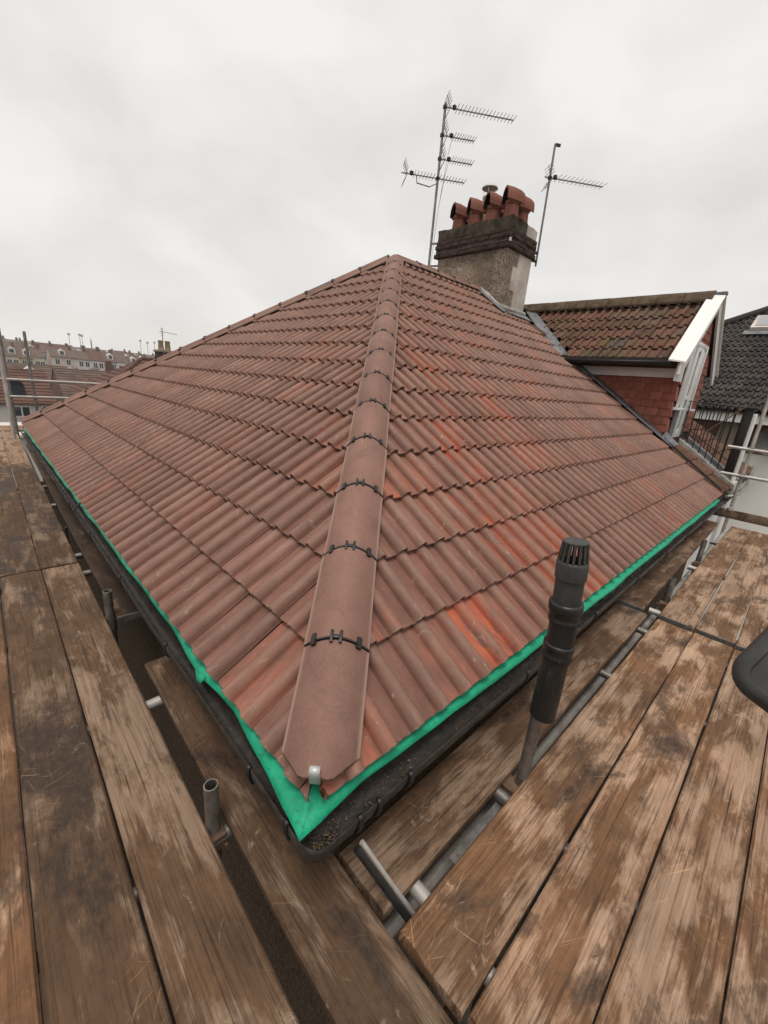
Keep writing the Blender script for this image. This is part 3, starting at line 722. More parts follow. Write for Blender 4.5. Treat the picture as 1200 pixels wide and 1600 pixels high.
# pots: tapered body, beads and an arched hood open towards the street
def pot(x, y, zt, sc=1.0, yaw=0.0, hood=True, mat='pot'):
    yaw -= .62
    m = MB(); zb = 4.10; H = zt - zb; b0 = .135 * sc; r1 = .112 * sc
    mt = Matrix.Translation((x, y, zb)) @ Matrix.Rotation(yaw, 4, 'Z')
    hb = H * .62 if hood else H
    prof = [(b0, 0), (r1 * 1.03, hb * .80), (r1 * 1.14, hb * .82), (r1 * 1.17, hb * .85), (r1 * 1.14, hb * .88), (r1 * 1.02, hb * .90), (r1 * 1.06, hb), (r1 * .86, hb), (r1 * .8, hb * .5)]
    m.lathe(prof, 20, mt)
    if hood:
        n = 12; R = r1 * 1.30; rows = []
        # barrel hood: axis along x, dropping to the back
        for xx, dz, rs in ((-.150 * sc, .012, 1.0), (-.02, .0, 1.0), (.10 * sc, -.025 * sc, .98), (.165 * sc, -.05 * sc, .92)):
            outer = []; inner = []
            for k in range(n + 1):
                a = math.pi * k / n
                outer.append(mt @ V((xx, -R * rs * math.cos(a), hb * .94 + dz + (H - hb * .94) * math.sin(a) ** .8 * rs)))
                inner.append(mt @ V((xx, -R * .86 * rs * math.cos(a), hb * .94 + dz + (H - hb * .94) * .85 * math.sin(a) ** .8 * rs)))
            rows.append(outer + inner[::-1])
        f0 = len(m.f); m.grid(rows, True)
        soot_f = {f0 + i_ * (2 * n + 2) + k for i_ in range(3) for k in range(n + 1, 2 * n + 1)}
        q = len(rows[0]); soot_f.add(len(m.f)); m.f.append(tuple(range(len(m.v) - q, len(m.v))))
        b_ = len(m.v) - 4 * q
        for k in range(n): m.f.append((b_ + k, b_ + k + 1, b_ + q - 2 - k, b_ + q - 1 - k))
        # cheeks down to the pot rim
        for sgn in (-1, 1):
            pts = [V((-.12 * sc, sgn * R * .98, hb * .96)), V((.15 * sc, sgn * R * .96, hb * .92)), V((.10 * sc, sgn * r1 * .95, hb * .80)), V((-.07 * sc, sgn * r1 * .95, hb * .80))]
            m.prism([mt @ p for p in pts], mt.to_3x3() @ V((0, -sgn * .02, 0)))
    nb0 = len(m.f); m.lathe([(0, hb * .9), (r1 * .84, hb * .9)], 16, mt)
    o = m.obj('chimney_pot', [MAT[mat], MAT['soot']], chim, 40)
    for p_ in o.data.polygons:
        if p_.index >= nb0 or (hood and p_.index in soot_f): p_.material_index = 1
    return o
pot(6.85, 5.22, 4.62, 1.0, .12); pot(6.85, 4.84, 4.63, 1.02, -.05); pot(6.85, 4.45, 4.64, 1.02, .08); pot(6.85, 4.07, 4.65, 1.03, -.03)
pot(7.24, 4.09, 4.65, 1.0, .02); pot(7.24, 4.50, 4.62, .95, .1); pot(7.24, 5.22, 4.55, .95, 0)
pot(7.22, 4.86, 4.78, 1.0, 0, False, 'buffpot')
m = MB().lathe([(.0, 5.0), (.06, 4.99), (.13, 4.955), (.155, 4.925), (.15, 4.915), (0, 4.93)], 20, Matrix.Translation((7.22, 4.86, 0)))
for k in range(4):
    a = k * math.pi / 2 + .4; m.bar((7.22 + .10 * math.cos(a), 4.86 + .10 * math.sin(a), 4.70), (7.22 + .11 * math.cos(a), 4.86 + .11 * math.sin(a), 4.93), .015, .004)
m.obj('metal_cowl', MAT['zinc'], chim, 40)

# ------------------------------------------------------------------ television aerials
AD = V((.808, -.59, 0)).normalized(); AS = V((.59, .808, 0)).normalized(); UZ = V((0, 0, 1))
def yagi(mast, b, z, s0, s1, nel, parent, vref=True, elen=.15, er=.0056):
    o3 = V((b[0], b[1], z))
    MB().bar(o3 + AD * s0, o3 + AD * s1, .016, .016).obj('boom', MAT['tube'], parent)
    m = MB(); f0 = s0 + .26
    for i in range(nel):
        s = f0 + (s1 - f0) * i / (nel - 1); c = o3 + AD * s + UZ * .012
        m.tube([c - AS * elen * (1 - .15 * i / nel), c + AS * elen * (1 - .15 * i / nel)], er, 5)
    m.obj('director_rods', MAT['tube'], parent, 50)
    m = MB()
    for sg in (-1, 1):
        for k in range(1, 5):
            c = o3 + AD * (s0 + .12 - .018 * k) + UZ * (sg * .042 * k); m.tube([c - AS * .16, c + AS * .16], er, 5)
        m.tube([o3 + AD * (s0 + .12), o3 + AD * (s0 + .04) + UZ * sg * .18], .006, 5)
    m.obj('reflector', MAT['tube'], parent, 50)
    c = o3 + AD * (s0 + .20); MB().box(c - V((.03, .03, .01)), c + V((.03, .03, .05))).obj('dipole_box', MAT['black'], parent, None, .006)
    c = o3; MB().box(c - V((.028, .028, .03)), c + V((.028, .028, .03))).obj('clamp', MAT['black'], parent, None, .006)
bL = (6.58, 5.66)
ae = empty('television_aerial', (bL[0], bL[1], 3.5), 'tall mast with four television aerials beside the chimney', 'aerial')
MB().tube([(bL[0], bL[1], 3.42), (bL[0] + .01, bL[1], 6.24)], .024, 10).obj('mast', MAT['tube'], ae, 50)
for z in (3.55, 3.95): MB().bar((bL[0], bL[1], z), (6.66, 5.46, z), .03, .03).obj('bracket', MAT['tube'], ae)
yagi(None, bL, 6.17, -.02, 1.36, 17, ae); yagi(None, bL, 5.74, -.02, .64, 9, ae); yagi(None, bL, 5.37, -.02, .65, 9, ae); yagi(None, bL, 5.055, -.72, .54, 17, ae)
MB().tube([V((*bL, 5.05)) - AD * .42, V((*bL, 4.93)) - AD * .40, V((*bL, 4.90)) - AD * .15, V((*bL, 4.98))], .011, 6).obj('offset_arm', MAT['tube'], ae, 50)
for q, (s, z) in enumerate(((.2, 5.72), (.18, 5.35))):
    p0 = V((*bL, z)) + AD * s; MB().tube([p0, p0 + V((0, 0, -.3)) - AD * .05, V((*bL, 4.6)) + AD * .08, V((*bL, 3.9)) + AD * .05, V((*bL, 3.5)) + AD * .04], .0035, 5).obj('downlead', MAT['black'], ae, 50)
bR = (7.62, 3.86)
ae = empty('television_aerial', (bR[0], bR[1], 3.6), 'thin leaning mast with a single television aerial strapped to the chimney', 'aerial')
MB().tube([(bR[0] + .02, bR[1], 3.58), (bR[0] - .02, bR[1], 5.50)], .019, 10).obj('mast', MAT['tube'], ae, 50)
yagi(None, (bR[0] - .01, bR[1]), 5.0, -.10, 1.06, 12, ae, er=.0044)
MB().bar((bR[0] - .02, bR[1], 5.49), V((bR[0] - .02, bR[1], 5.49)) + AD * .10, .03, .04).obj('mast_arm', MAT['black'], ae)
for z in (3.66, 3.80): MB().bar((bR[0] + .015, bR[1], z), (7.52, 3.90, z), .05, .04).obj('bracket', MAT['black'], ae, None, .006)

# ------------------------------------------------------------------ attached neighbour with the gabled dormer
nb = empty('neighbour_house', (10.5, 4, GZ), 'attached house with a mossy tiled gable dormer and white glazed doors', 'house')
NX = 12.2
MB().box((LX + .01, .14, GZ), (NX, .39, -.12)).box((NX - .25, .393, GZ), (NX, LY - .14, -.12)).obj('wall', MAT['whiterender'], nb)
MB().prism([(LX + .005, 0.0, -.09), (LX + .005, HALF, RZ - .075), (NX, HALF, RZ - .075), (NX, 0, -.09)], (0, 0, -.04)).obj('roof_deck', MAT['deck'], nb)
MB().prism([(LX + .005, LY, -.04), (LX + .005, LY - HALF, RZ - .03), (NX, LY - HALF, RZ - .03), (NX, LY, -.04)], (0, 0, -.05)).obj('rear_slope', MAT['tile_m'], nb)
OLD = [bm_to_mesh(b, 'old_tile', MAT['oldtile']) for b in (tile_bm(50), tile_bm(51))]
def old_tile(F, u, v, parent, sc=1.0, name='old_tile', su=1.0, sv=1.0):
    o = bpy.data.objects.new(name, random.choice(OLD))
    o.matrix_basis = F @ Matrix.Translation((u + random.uniform(-.004, .004), v, random.uniform(-.002, .006))) @ Matrix.Rotation(random.uniform(-.012, .012), 4, 'Z') @ Matrix.Diagonal((su, sv, 1.15, 1))
    o['rnd'] = random.random(); return put(o, parent)
# old tiles of the neighbour's main slope beside the boundary and right of the balcony, and up to the ridge
nslope = MB().box((LX + .02, .3, -.2), (LX + .06, .34, -.16)).obj('old_roof_slope', MAT['deck'], nb)
for k in range(13):
    for i in range(15):
        u = LX + .03 + i * .30; v = k * .34 + .01
        yw = v * CP
        if k < 3 and 8.30 <= u + .1 < 9.0: continue
        if k >= 3 and 7.6 < u + .15 < 9.7 and yw < 2.3: continue
        if u > 11.9: continue
        if k >= 3 and u < 9.7 and yw + .1 < (4.35 - (8.6 - min(u + .3, 8.6)) * 1.45): continue
        old_tile(FR, u, v, nslope)
# dormer
DXL, DXR, DXC, DY, DEZ, DRZ = 7.22, 9.82, 8.52, .97, 1.90, 2.97
dp = math.atan2(DRZ - DEZ, DXC - DXL); dc, ds = math.cos(dp), math.sin(dp)
CX0, CX1 = 7.62, 9.58
dorm = MB().box((CX0 + .02, DY + .06, .3), (CX1 - .02, 4.0, 1.95)).prism([(CX0 + .02, DY + .061, 1.949), (CX1 - .02, DY + .061, 1.949), (DXC, DY + .061, DRZ - .16)], (0, 3.0, 0)).obj('dormer', MAT['brick'], nb)
FD = frame(V((DXL, 0, DEZ)), V((0, -1, 0)), V((dc, 0, ds)), V((-ds, 0, dc)))     # left dormer slope, u=-y
FD2 = frame(V((DXR, 0, DEZ)), V((0, 1, 0)), V((-dc, 0, ds)), V((ds, 0, dc)))
DSL = (DRZ - DEZ) / ds
def prismF(F, poly, off, th): return MB().prism([F @ V((u, v, off)) for u, v in poly], F.to_3x3() @ V((0, 0, -th)))
for F, sg in ((FD, 1), (FD2, -1)):
    poly = [(-sg * (DY - .03), .02), (-sg * 2.9, .02), (-sg * 4.5, DSL), (-sg * (DY - .03), DSL)]
    prismF(F, poly, -.07, .04).obj('dormer_deck', MAT['deck'], nb)
dslope = MB().box((DXL + .3, 2.0, DEZ + .05), (DXL + .34, 2.04, DEZ + .08)).obj('dormer_slope', MAT['deck'], nb)
DG = DSL / 5.6
for k in range(6):
    v = k * DG
    yv = 2.62 + 1.7 * (v / DSL)       # where the valley meets this course
    i = 0
    u = -(DY + .02) - .31
    while u > -yv - .30:
        old_tile(FD, u, v, dslope, sv=min(1, (DSL - .03 - v) / TL))
        u -= .30
for k in range(6):
    v = k * DG; u = DY + .02
    for i in range(8): old_tile(FD2, u + i * .3, v, dslope, sv=min(1, (DSL - .03 - v) / TL))
HM2 = hip_mesh(.40); HM2.materials.clear(); HM2.materials.append(MAT['oldridge'])
y = DY + .05
while y < 4.4:
    o = bpy.data.objects.new('dormer_ridge_tile', HM2); o.matrix_basis = frame(V((DXC, y, DRZ + .015)), V((0, 1, 0)), V((-1, 0, 0)), V((0, 0, 1))) @ Matrix.Rotation(random.uniform(-.012, .012), 4, 'Y') @ Matrix.Diagonal((1, 1.25, 1.9, 1)); put(o, nb); y += .41
# neighbour's main ridge
x = LX + .1
while x < NX - .3:
    o = bpy.data.objects.new('old_ridge_tile', HM2); o.matrix_basis = frame(V((x, HALF + .03, RZ + .01)), V((1, 0, 0)), V((0, 1, 0)), V((0, 0, 1))); put(o, nb); x += .41
# valley lead between dormer slope and main slope, and flashing up the boundary
m = MB(); rows = []
for t in (0, .2, .4, .6, .8, 1):
    x = DXL + (DXC - DXL) * t; z = DEZ + (DRZ - DEZ) * t; y = (z + .03) / T
    rows.append([(x - .16, y - .02, z + .0), (x - .02, y - .03, z + .035), (x + .03, y - .12, z + .05)])
o = m.grid(rows).obj('valley_lead', MAT['lead'], nb, 60); md = o.modifiers.new('s', 'SOLIDIFY'); md.thickness = .012
m = MB(); rows = []
for y in (.90, 1.3, 1.8, 2.3, 2.75): rows.append([(LX - .03, y, y * T + .05), (LX + .03, y, y * T + .06), (LX + .075, y, y * T + .055), (CX0 - .015, y, y * T + .08)])
o = m.grid(rows).obj('boundary_flashing', MAT['lead'], nb, 60); md = o.modifiers.new('s', 'SOLIDIFY'); md.thickness = .012
MB().bar((LX + .05, .02, .07), (LX + .05, .95, .95 * T + .07), .02, .03).obj('boundary_batten', MAT['fascia'], nb)
m = MB().grid([[(LX - .02, .98, .73), (CX0 + .0, .98, .82)], [(LX - .02, .86, .645), (CX0 + .18, .86, .68)], [(LX + .02, .80, .60), (CX0 + .24, .80, .62)]]); o = m.obj('lead_apron', MAT['lead'], nb); md = o.modifiers.new('s', 'SOLIDIFY'); md.thickness = .012
# tile-hung cheek (faces the new roof) and front
HT = MB().box((0, -.013, 0), (.182, 0, .22)).mesh('hung_tile', MAT['hung'], 40, .002)
cheek = box('cheek', (CX0 + .0, DY + .03, .62), (CX0 + .025, 3.0, 1.80), MAT['deck'], nb)
for k in range(9):
    z = .80 + k * .128
    off = 0.093 if k % 2 else 0
    for i in range(14):
        y = DY + .012 + i * .186 - off
        hf = 1.0
        if y < DY - .02: y, hf = DY + .012, .49
        if (y + .08) * T > z + .18: continue
        o = bpy.data.objects.new('hung_tile', HT)
        o.matrix_basis = Matrix.Translation((CX0 - .020, y + .184 * hf, z)) @ Matrix.Rotation(-math.pi / 2, 4, 'Z') @ Matrix.Rotation(-.10 + random.uniform(-.02, .02), 4, 'X') @ Matrix.Diagonal((hf, 1, 1, 1)); o['rnd'] = random.random(); put(o, cheek)
front = box('tile_hung_front', (CX0, DY + .031, .70), (CX1, DY + .055, 1.9), MAT['deck'], nb)
for k in range(16):
    z = .80 + k * .128; half = (CX1 - CX0) / 2 if z < 1.75 else max(0, (DRZ - .25 - z) / math.tan(dp) * .95)
    i0 = int(half / .186) + 1; off = 0.093 if k % 2 else 0
    for i in range(-i0, i0 + 1):
        x = DXC + i * .186 - off
        if x < DXC - half or x + .184 > DXC + half: continue
        if 7.72 < x + .05 < 8.78 and z < 2.1: continue
        o = bpy.data.objects.new('hung_tile', HT); o.matrix_basis = Matrix.Translation((x, DY + .012, z)) @ Matrix.Rotation(-.10 + random.uniform(-.02, .02), 4, 'X'); o['rnd'] = random.random(); put(o, front)
# bargeboards, white capping, fascia, gutter of the dormer
for sg in (-1, 1):
    xe = DXC + sg * 1.40; ze = DRZ + .04 - 1.40 * math.tan(dp)
    P = lambda x, z: V((x, DY - .06, z))
    poly = [P(DXC, DRZ + .06), P(xe, ze + .02), P(xe, ze - .17), P(xe - sg * .10, ze - .17), P(DXC, DRZ - .15)]
    MB().prism(poly if sg > 0 else poly[::-1], (0, .035, 0)).obj('bargeboard', MAT['white'], nb)
    poly = [V((DXC, DY - .10, DRZ + .075)), V((xe + sg * .02, DY - .10, ze + .015)), V((xe + sg * .02, DY + .13, ze + .045)), V((DXC, DY + .13, DRZ + .105))]
    MB().prism(poly if sg < 0 else poly[::-1], (0, 0, -.022)).obj('verge_capping', MAT['flake'], nb)
MB().box((DXC - .05, DY - .11, DRZ + .045), (DXC + .05, DY + .10, DRZ + .10)).obj('capping_ridge', MAT['lead'], nb, None, .01)
MB().box((CX0 - .10, DY + .02, 1.66), (CX0 - .07, 2.72, 1.80)).box((CX0 - .069, DY + .02, 1.66), (CX0 + .01, 2.72, 1.675)).obj('dormer_fascia', MAT['white'], nb)
MB().box((DXL + .03, DY - .02, 1.60), (CX0 - .07, DY + .03, 1.86)).obj('box_end', MAT['white'], nb)
m = MB(); rows = []
for y in (DY + .08, 2.85): rows.append([(DXL - .075 + .062 * math.cos(a), y, 1.87 + .06 * math.sin(a)) for a in [math.pi + math.pi * k / 8 for k in range(9)]] + [(DXL + .03, y, 1.93)])
o = m.grid(rows).obj('dormer_gutter', MAT['black'], nb, 50); o.modifiers.new('s', 'SOLIDIFY').thickness = .006
MB().box((DXL - .02, DY + .07, 1.82), (DXL + .12, 2.85, 1.93)).obj('gutter_board', MAT['fascia'], nb)
MB().tube([(DXL - .06, 2.60, 1.85), (DXL - .06, 2.62, 1.75), (DXL + .1, 2.66, 1.72)], .036, 10).obj('dormer_downpipe', MAT['black'], nb, 50)
# white glazed doors with side lights
gd = box('glazed_doors', (7.74, DY - .005, .74), (8.76, DY + .045, 2.22), MAT['glass'], nb)
def fr(x0, x1, z0, z1, y=DY - .03): box('door_frame', (x0, y, z0), (x1, y + .03, z1), MAT['white'], gd, .004)
fr(7.72, 7.79, 1.22, 2.26); fr(8.71, 8.78, 1.22, 2.26); fr(7.793, 8.707, 2.19, 2.26)
for x in (8.00, 8.10, 8.34, 8.43): fr(x, x + .065, .72, 2.187)
for x in (7.86, 8.58): fr(x, x + .04, 1.26, 2.187, DY - .026)
fr(8.168, 8.337, .72, .86); fr(8.168, 8.337, 1.35, 1.41); fr(8.168, 8.337, 2.12, 2.187)
box('side_sill', (7.66, DY - .09, 1.17), (7.995, DY + .02, 1.215), MAT['white'], gd, .006)
box('side_sill', (8.50, DY - .09, 1.17), (8.84, DY + .02, 1.215), MAT['white'], gd, .006)
box('side_panel', (7.74, DY - .02, .74), (7.995, DY + .02, 1.168), MAT['lead'], gd)
box('side_panel', (8.50, DY - .02, .74), (8.78, DY + .02, 1.168), MAT['lead'], gd)
# balcony: lead tray, kerb, railings
def onslope(x, y, n=0.0): return V((x, y - SP * n, y * T + CP * n))
m = MB().prism([onslope(8.42, .02, .03), onslope(8.90, .02, .03), onslope(8.90, .93, .03), onslope(8.42, .93, .03)], (0, 0, -.05)); m.obj('lead_tray', MAT['lead'], nb)
m = MB().prism([onslope(8.90, .0, .10), onslope(9.0, .0, .10), onslope(9.0, .95, .10), onslope(8.90, .95, .10)], (0, 0, -.14)); m.obj('lead_kerb', MAT['lead'], nb, None, .01)
m = MB().prism([onslope(8.37, .0, .075), onslope(8.43, .0, .075), onslope(8.43, .95, .075), onslope(8.37, .95, .075)], (0, 0, -.10)); m.obj('lead_kerb', MAT['fillet'], nb, None, .01)
box('balcony_front', (8.40, -.03, -.14), (9.4, .06, .08), MAT['palerender'], nb, .01)
for x in (8.47, 9.60):
    rl = MB().bar((x, DY - .02, 1.345), (x, .10, 1.29), .026, .012).obj('railing', MAT['iron'], nb)
    MB().bar((x, DY - .02, .95), (x, .10, .40), .012, .012).obj('lower_rail', MAT['iron'], rl) if x < 9 else None
    n = 8
    for i in range(n):
        y = .16 + (DY - .22) * i / (n - 1)
        MB().tube([(x, y, y * T + .02), (x, y, 1.29 + .055 * (y - .1) / .85)], .0085, 6).obj('baluster', MAT['iron'], rl, 50)
box('black_post', (8.44, .04, .20), (8.57, .15, 1.28), MAT['iron'], nb, .008)
box('post_head', (8.40, .0, 1.283), (8.64, .19, 1.32), MAT['iron'], nb, .006)
box('white_downpipe', (8.70, .0, -2.0), (8.76, .06, 1.22), MAT['white'], nb, .01)
MB().tube([(7.95, -.02, -.08), (8.10, -.05, -.09), (8.25, -.14, -.05), (8.28, -.19, .10), (8.29, -.20, .42)], .022, 8).obj('waste_pipe', MAT['paletube'], nb, 50)
m = MB()
for o_, z in ((.092, -.002), (.088, .004)): pass
m.grid([[(x, -.09 * math.cos(a) + .0, -.085 - .07 * abs(math.sin(a))) for a in [math.pi * k / 8 - .0 for k in range(9)]] for x in (LX + .03, 9.4)]); o = m.obj('old_gutter', MAT['gutter'], nb, 50); o.modifiers.new('s', 'SOLIDIFY').thickness = .005
# loose rod leaning across the railing
MB().tube([(7.72, .64, .70), (7.70, .30, 1.07), (7.70, -.20, 1.62)], .009, 7).obj('rusty_rod', MAT['rust'], None, 50, label='thin rusty rod leaning diagonally across the black balcony railing', cat='rod')

# ------------------------------------------------------------------ next house along, grey tiled hip
gh = empty('grey_roof_house', (17, 1, GZ), 'house with a dark grey tiled hip roof and a pale skylight', 'house')
GX, GE, GY0, GY1 = 13.0, 1.30, -4.9, 6.75
gp_ = rad(30.5); gc, gs = math.cos(gp_), math.sin(gp_); GH = (GY1 - GY0) / 2
FG = frame(V((GX, 0, GE)), V((0, -1, 0)), V((gc, 0, gs)), V((-gs, 0, gc)))
apx = V((GX + GH, (GY0 + GY1) / 2, GE + GH * gs / gc))
m = MB(); a, b_, c_, d_ = V((GX, GY0, GE)), V((GX, GY1, GE)), apx, V((30, apx.y, apx.z))
m.add([a, b_, c_, d_, V((30, GY0, GE)), V((30, GY1, GE))], [(0, 2, 1), (0, 4, 3, 2), (1, 2, 3, 5)]); m.v = [(x, y, z - .09) for x, y, z in m.v]
gslope = m.obj('grey_slope', MAT['greytile'], gh)
GT = []
for s in (60, 61):
    b = tile_bm(s); GT.append(bm_to_mesh(b, 'grey_tile', MAT['greytile'])); b.free()
gsl = GH / gc
for k in range(20):
    v = k * .33; dx = v * gc
    for i in range(-30, 20):
        u = i * .30
        yc = -(u + .15)
        if yc > GY1 - dx - .1 or yc < max(GY0 + dx, -1.2 if k < 12 else -.8): continue
        if yc > 4.6 - 0: continue
        w = FG @ V((u + .15, v + .1, 0)); q = project(w)
        if not q or q[0] > .40 or q[0] < .285: continue
        if 1.0 < yc < 1.75 and 12.2 < k < 14.9 and False: continue
        o = bpy.data.objects.new('grey_tile', random.choice(GT)); o.matrix_basis = FG @ Matrix.Translation((u, v, random.uniform(-.002, .004))) @ Matrix.Diagonal((1, 1, 1.3, 1)); o['rnd'] = random.random(); put(o, gslope)
MB().tube([(GX, GY1, GE + .03), apx + V((0, 0, .04))], .11, 10).obj('hip_ridge', MAT['greytile'], gh, 50)
MB().tube([apx + V((0, 0, .04)), (30, apx.y, apx.z + .04)], .11, 10).obj('hip_ridge', MAT['greytile'], gh, 50)
box('fascia', (GX + .05, GY0, GE - .30), (GX + .09, GY1, GE - .06), MAT['white'], gh)
box('wall', (GX + .35, GY0 + .35, GZ), (29, GY1 - .35, .28), MAT['whiterender'], gh)
box('brick_band', (GX + .34, GY0 + .34, .283), (29, GY1 - .34, GE - .08), MAT['brick'], gh)
box('boarded_window', (GX + .30, .35, .40), (GX + .338, 1.02, 1.02), MAT['wall_stone'], gh, .01)
box('window_sill', (GX + .26, .30, .33), (GX + .338, 1.07, .396), MAT['palerender'], gh)
sk = prismF(FG, [(-1.50, 4.55), (.2, 4.55), (.2, 5.45), (-1.50, 5.45)], .16, .14).obj('skylight', MAT['palerender'], gh)
prismF(FG, [(-1.40, 4.66), (.1, 4.66), (.1, 5.34), (-1.40, 5.34)], .18, .018).obj('skylight_pane', MAT['skyglass'], sk)
prismF(FG, [(-1.62, 4.30), (.2, 4.30), (.2, 4.55), (-1.62, 4.55)], .065, .02).obj('skylight_apron', MAT['lead'], sk)
ds_ = empty('satellite_dish', (GX + .3, -.15, .55), 'dark grey satellite dish on the white wall under the grey roof', 'dish')
MB().lathe([(0, .0), (.12, .012), (.24, .05), (.33, .11), (.325, .115), (.23, .06), (.1, .022), (0, .01)], 22, Matrix.Translation((GX + .02, -.12, .62)) @ Matrix.Rotation(-math.pi / 2 + .15, 4, 'Y')).obj('dish_face', MAT['greyblack'], ds_, 50)
MB().tube([(GX + .35, -.12, .45), (GX + .08, -.12, .62)], .025, 8).obj('wall_arm', MAT['tube'], ds_, 50)
MB().tube([(GX + .02, -.12, .30), (GX - .35, -.14, .50)], .015, 8).obj('feed_arm', MAT['tube'], ds_, 50)

# ------------------------------------------------------------------ scaffold
def board(p, ang, L, W=.225, th=.038, label='', wet=.3, warm=.2, tone=1.0, group=None, bands=(True, True), z=-.33, name='scaffold_board'):
    """p: plan corner (start of the length, one long edge); runs along local +x, width along +y, top at z"""
    rg = random.Random(zlib.crc32(label.encode())); nx = max(6, int(L / .12)); m = MB(); rows = []
    sec = [(.0, -.006), (.006, 0), (W * .25, .0012), (W * .5, 0), (W * .75, .0012), (W - .006, 0), (W, -.006), (W, -th + .005), (W - .005, -th), (.005, -th), (0, -th + .005)]
    ph = rg.uniform(0, 100); cup = rg.uniform(-.002, .002); bow = rg.uniform(-.004, .004)
    for i in range(nx + 1):
        x = L * i / nx; r = []
        for y, zz in sec:
            e = mnoise.noise(V((x * 2.3 + ph, y * 4, 0))) * .0022 + mnoise.noise(V((x * 9 + ph, y * 9, 3))) * .0012
            c = cup * ((2 * y / W - 1) ** 2) * 2; bo = bow * math.sin(x * 1.3 + ph)
            r.append((x + (rg.uniform(-.003, .003) if i in (0, nx) else 0), y + e + bo, zz + e * .8 + c))
        rows.append(r)
    m.grid(rows, True); n = len(sec); m.f.append(tuple(range(n))); m.f.append(tuple(len(m.v) - n + i for i in range(n))[::-1])
    me = m.mesh(name, MAT['wood'], 35); o = bpy.data.objects.new(name, me)
    o.matrix_basis = Matrix.Translation((p[0], p[1], z + rg.uniform(-.003, .003))) @ Matrix.Rotation(ang, 4, 'Z') @ Matrix.Rotation(rg.uniform(-.004, .004), 4, 'X')
    o['rnd'] = rg.random(); o['wet'] = wet; o['warm'] = warm; o['tone'] = tone
    put(o, None, label, 'plank', group or 'scaffold boards')
    for q, x in zip(bands, (-.003, L - .012)):
        if q:
            b = MB().box((x, .008, -th - .0015), (x + .015, W - .008, .0022)).mesh('end_band', MAT['tube'], None, .001); e = bpy.data.objects.new('end_band', b); e.matrix_basis = o.matrix_basis.copy(); put(e, o)
    return o
SK = .0145                     # the left walkway is not quite parallel to the eave
aL = math.pi / 2 - SK
def lx(y, x0): return x0 + SK * y
# left walkway, running away along +Y; board local +y points to -X
WET = [.42, .66, .62, .5, .4]; WRM = [.12, .15, .80, .2, .3]; TON = [.98, .85, .88, .8, .8]
for j, (x0, x1) in enumerate(((-.178, -.403), (-.409, -.634), (-.640, -.865), (-.871, -1.096), (-1.102, -1.327))):
    nm = ORD[j]
    board((lx(-.95, x0), -.95), aL, 3.91, label=f'{nm} board out from the gutter on the left walkway, nearest length', wet=WET[j], warm=WRM[j], tone=TON[j], bands=(False, False))
    board((lx(2.972, x0), 2.972), aL, 3.9, label=f'{nm} board out from the gutter on the left walkway, middle length', wet=.55 + .06 * j, warm=.18, tone=.72, bands=(False, False), z=-.327)
    board((lx(6.885, x0), 6.885), aL, 3.5, label=f'{nm} board out from the gutter on the left walkway, far length', wet=.22, warm=.45, bands=(False, False), z=-.330)
board((lx(-1.25, .115), -1.25), aL, 2.66, label='wet inner board under the left gutter running past the roof corner', wet=.60, warm=.15, tone=.80, bands=(False, False), z=-.332)
board((.122, 1.93), aL, 3.9, label='dark inner board under the left gutter beyond the gap', wet=.85, warm=.05, tone=.6, bands=(True, False), z=-.318)
board((.180, 5.85), aL, 2.9, label='far inner board under the left gutter', wet=.7, warm=.1, bands=(False, False), z=-.33)
for j in range(9):
    board((-1.35 + 0.0, 10.42 + j * .229 - .6 * 0), 0, 3.9, label=f'{ORD[j]} cross board at the far left corner of the walkway', wet=.2, warm=.5, bands=(False, False), z=-.32) if j < 3 else None
# right walkway, running away along +X; board local +y points +Y
WET = [.46, .48, .38, .40]; WRM = [.62, .75, .66, .68]
for j, (y0, y1) in enumerate(((-.497, -.272), (-.730, -.505), (-.961, -.736), (-1.192, -.967), (-1.423, -1.198))):
    nm = ORD[j]
    board((.135 + .012 * (j % 2), y0), -.0012, 2.81, label=f'{nm} board out from the gutter on the right walkway, nearest length', wet=WET[min(j, 3)], warm=WRM[min(j, 3)], bands=(False, False))
    board((2.995 + .008 * (j % 2), y0), .0012, 3.9, label=f'{nm} board out from the gutter on the right walkway, far length', wet=.42, warm=.50, bands=(True, False), z=-.318)
board((.132, -.207), 0, 2.83, label='inner board under the right gutter, length nearest the roof corner', wet=.42, warm=.25, tone=.85, bands=(False, True), z=-.334)
board((2.99, -.165), .012, 3.95, label='inner board under the right gutter, far length', wet=.55, warm=.3, tone=.8, bands=(True, False), z=-.316)
board((.16, -.155), 0, .55, W=.12, label='short timber offcut packed under the boards at the roof corner', wet=.6, warm=.2, bands=(False, False), z=-.385, name='timber_offcut')
# boards of the lift below, glimpsed through the gaps, shade put into their tone
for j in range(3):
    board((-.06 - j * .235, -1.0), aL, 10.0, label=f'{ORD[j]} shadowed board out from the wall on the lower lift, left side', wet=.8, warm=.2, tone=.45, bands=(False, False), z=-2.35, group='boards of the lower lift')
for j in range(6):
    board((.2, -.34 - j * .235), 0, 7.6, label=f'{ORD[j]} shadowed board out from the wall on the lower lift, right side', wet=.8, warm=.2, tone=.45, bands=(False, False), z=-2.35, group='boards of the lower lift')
# toe board across the far end of the right walkway
o = MB().box((7.46, -2.2, -.325), (7.50, .05, -.195)).obj('toe_board', MAT['wood'], None, 40, .004, label='toe board set on edge across the far end of the right walkway', cat='plank'); o['rnd'] = .3; o['wet'] = .25; o['warm'] = .15; o['tone'] = .8
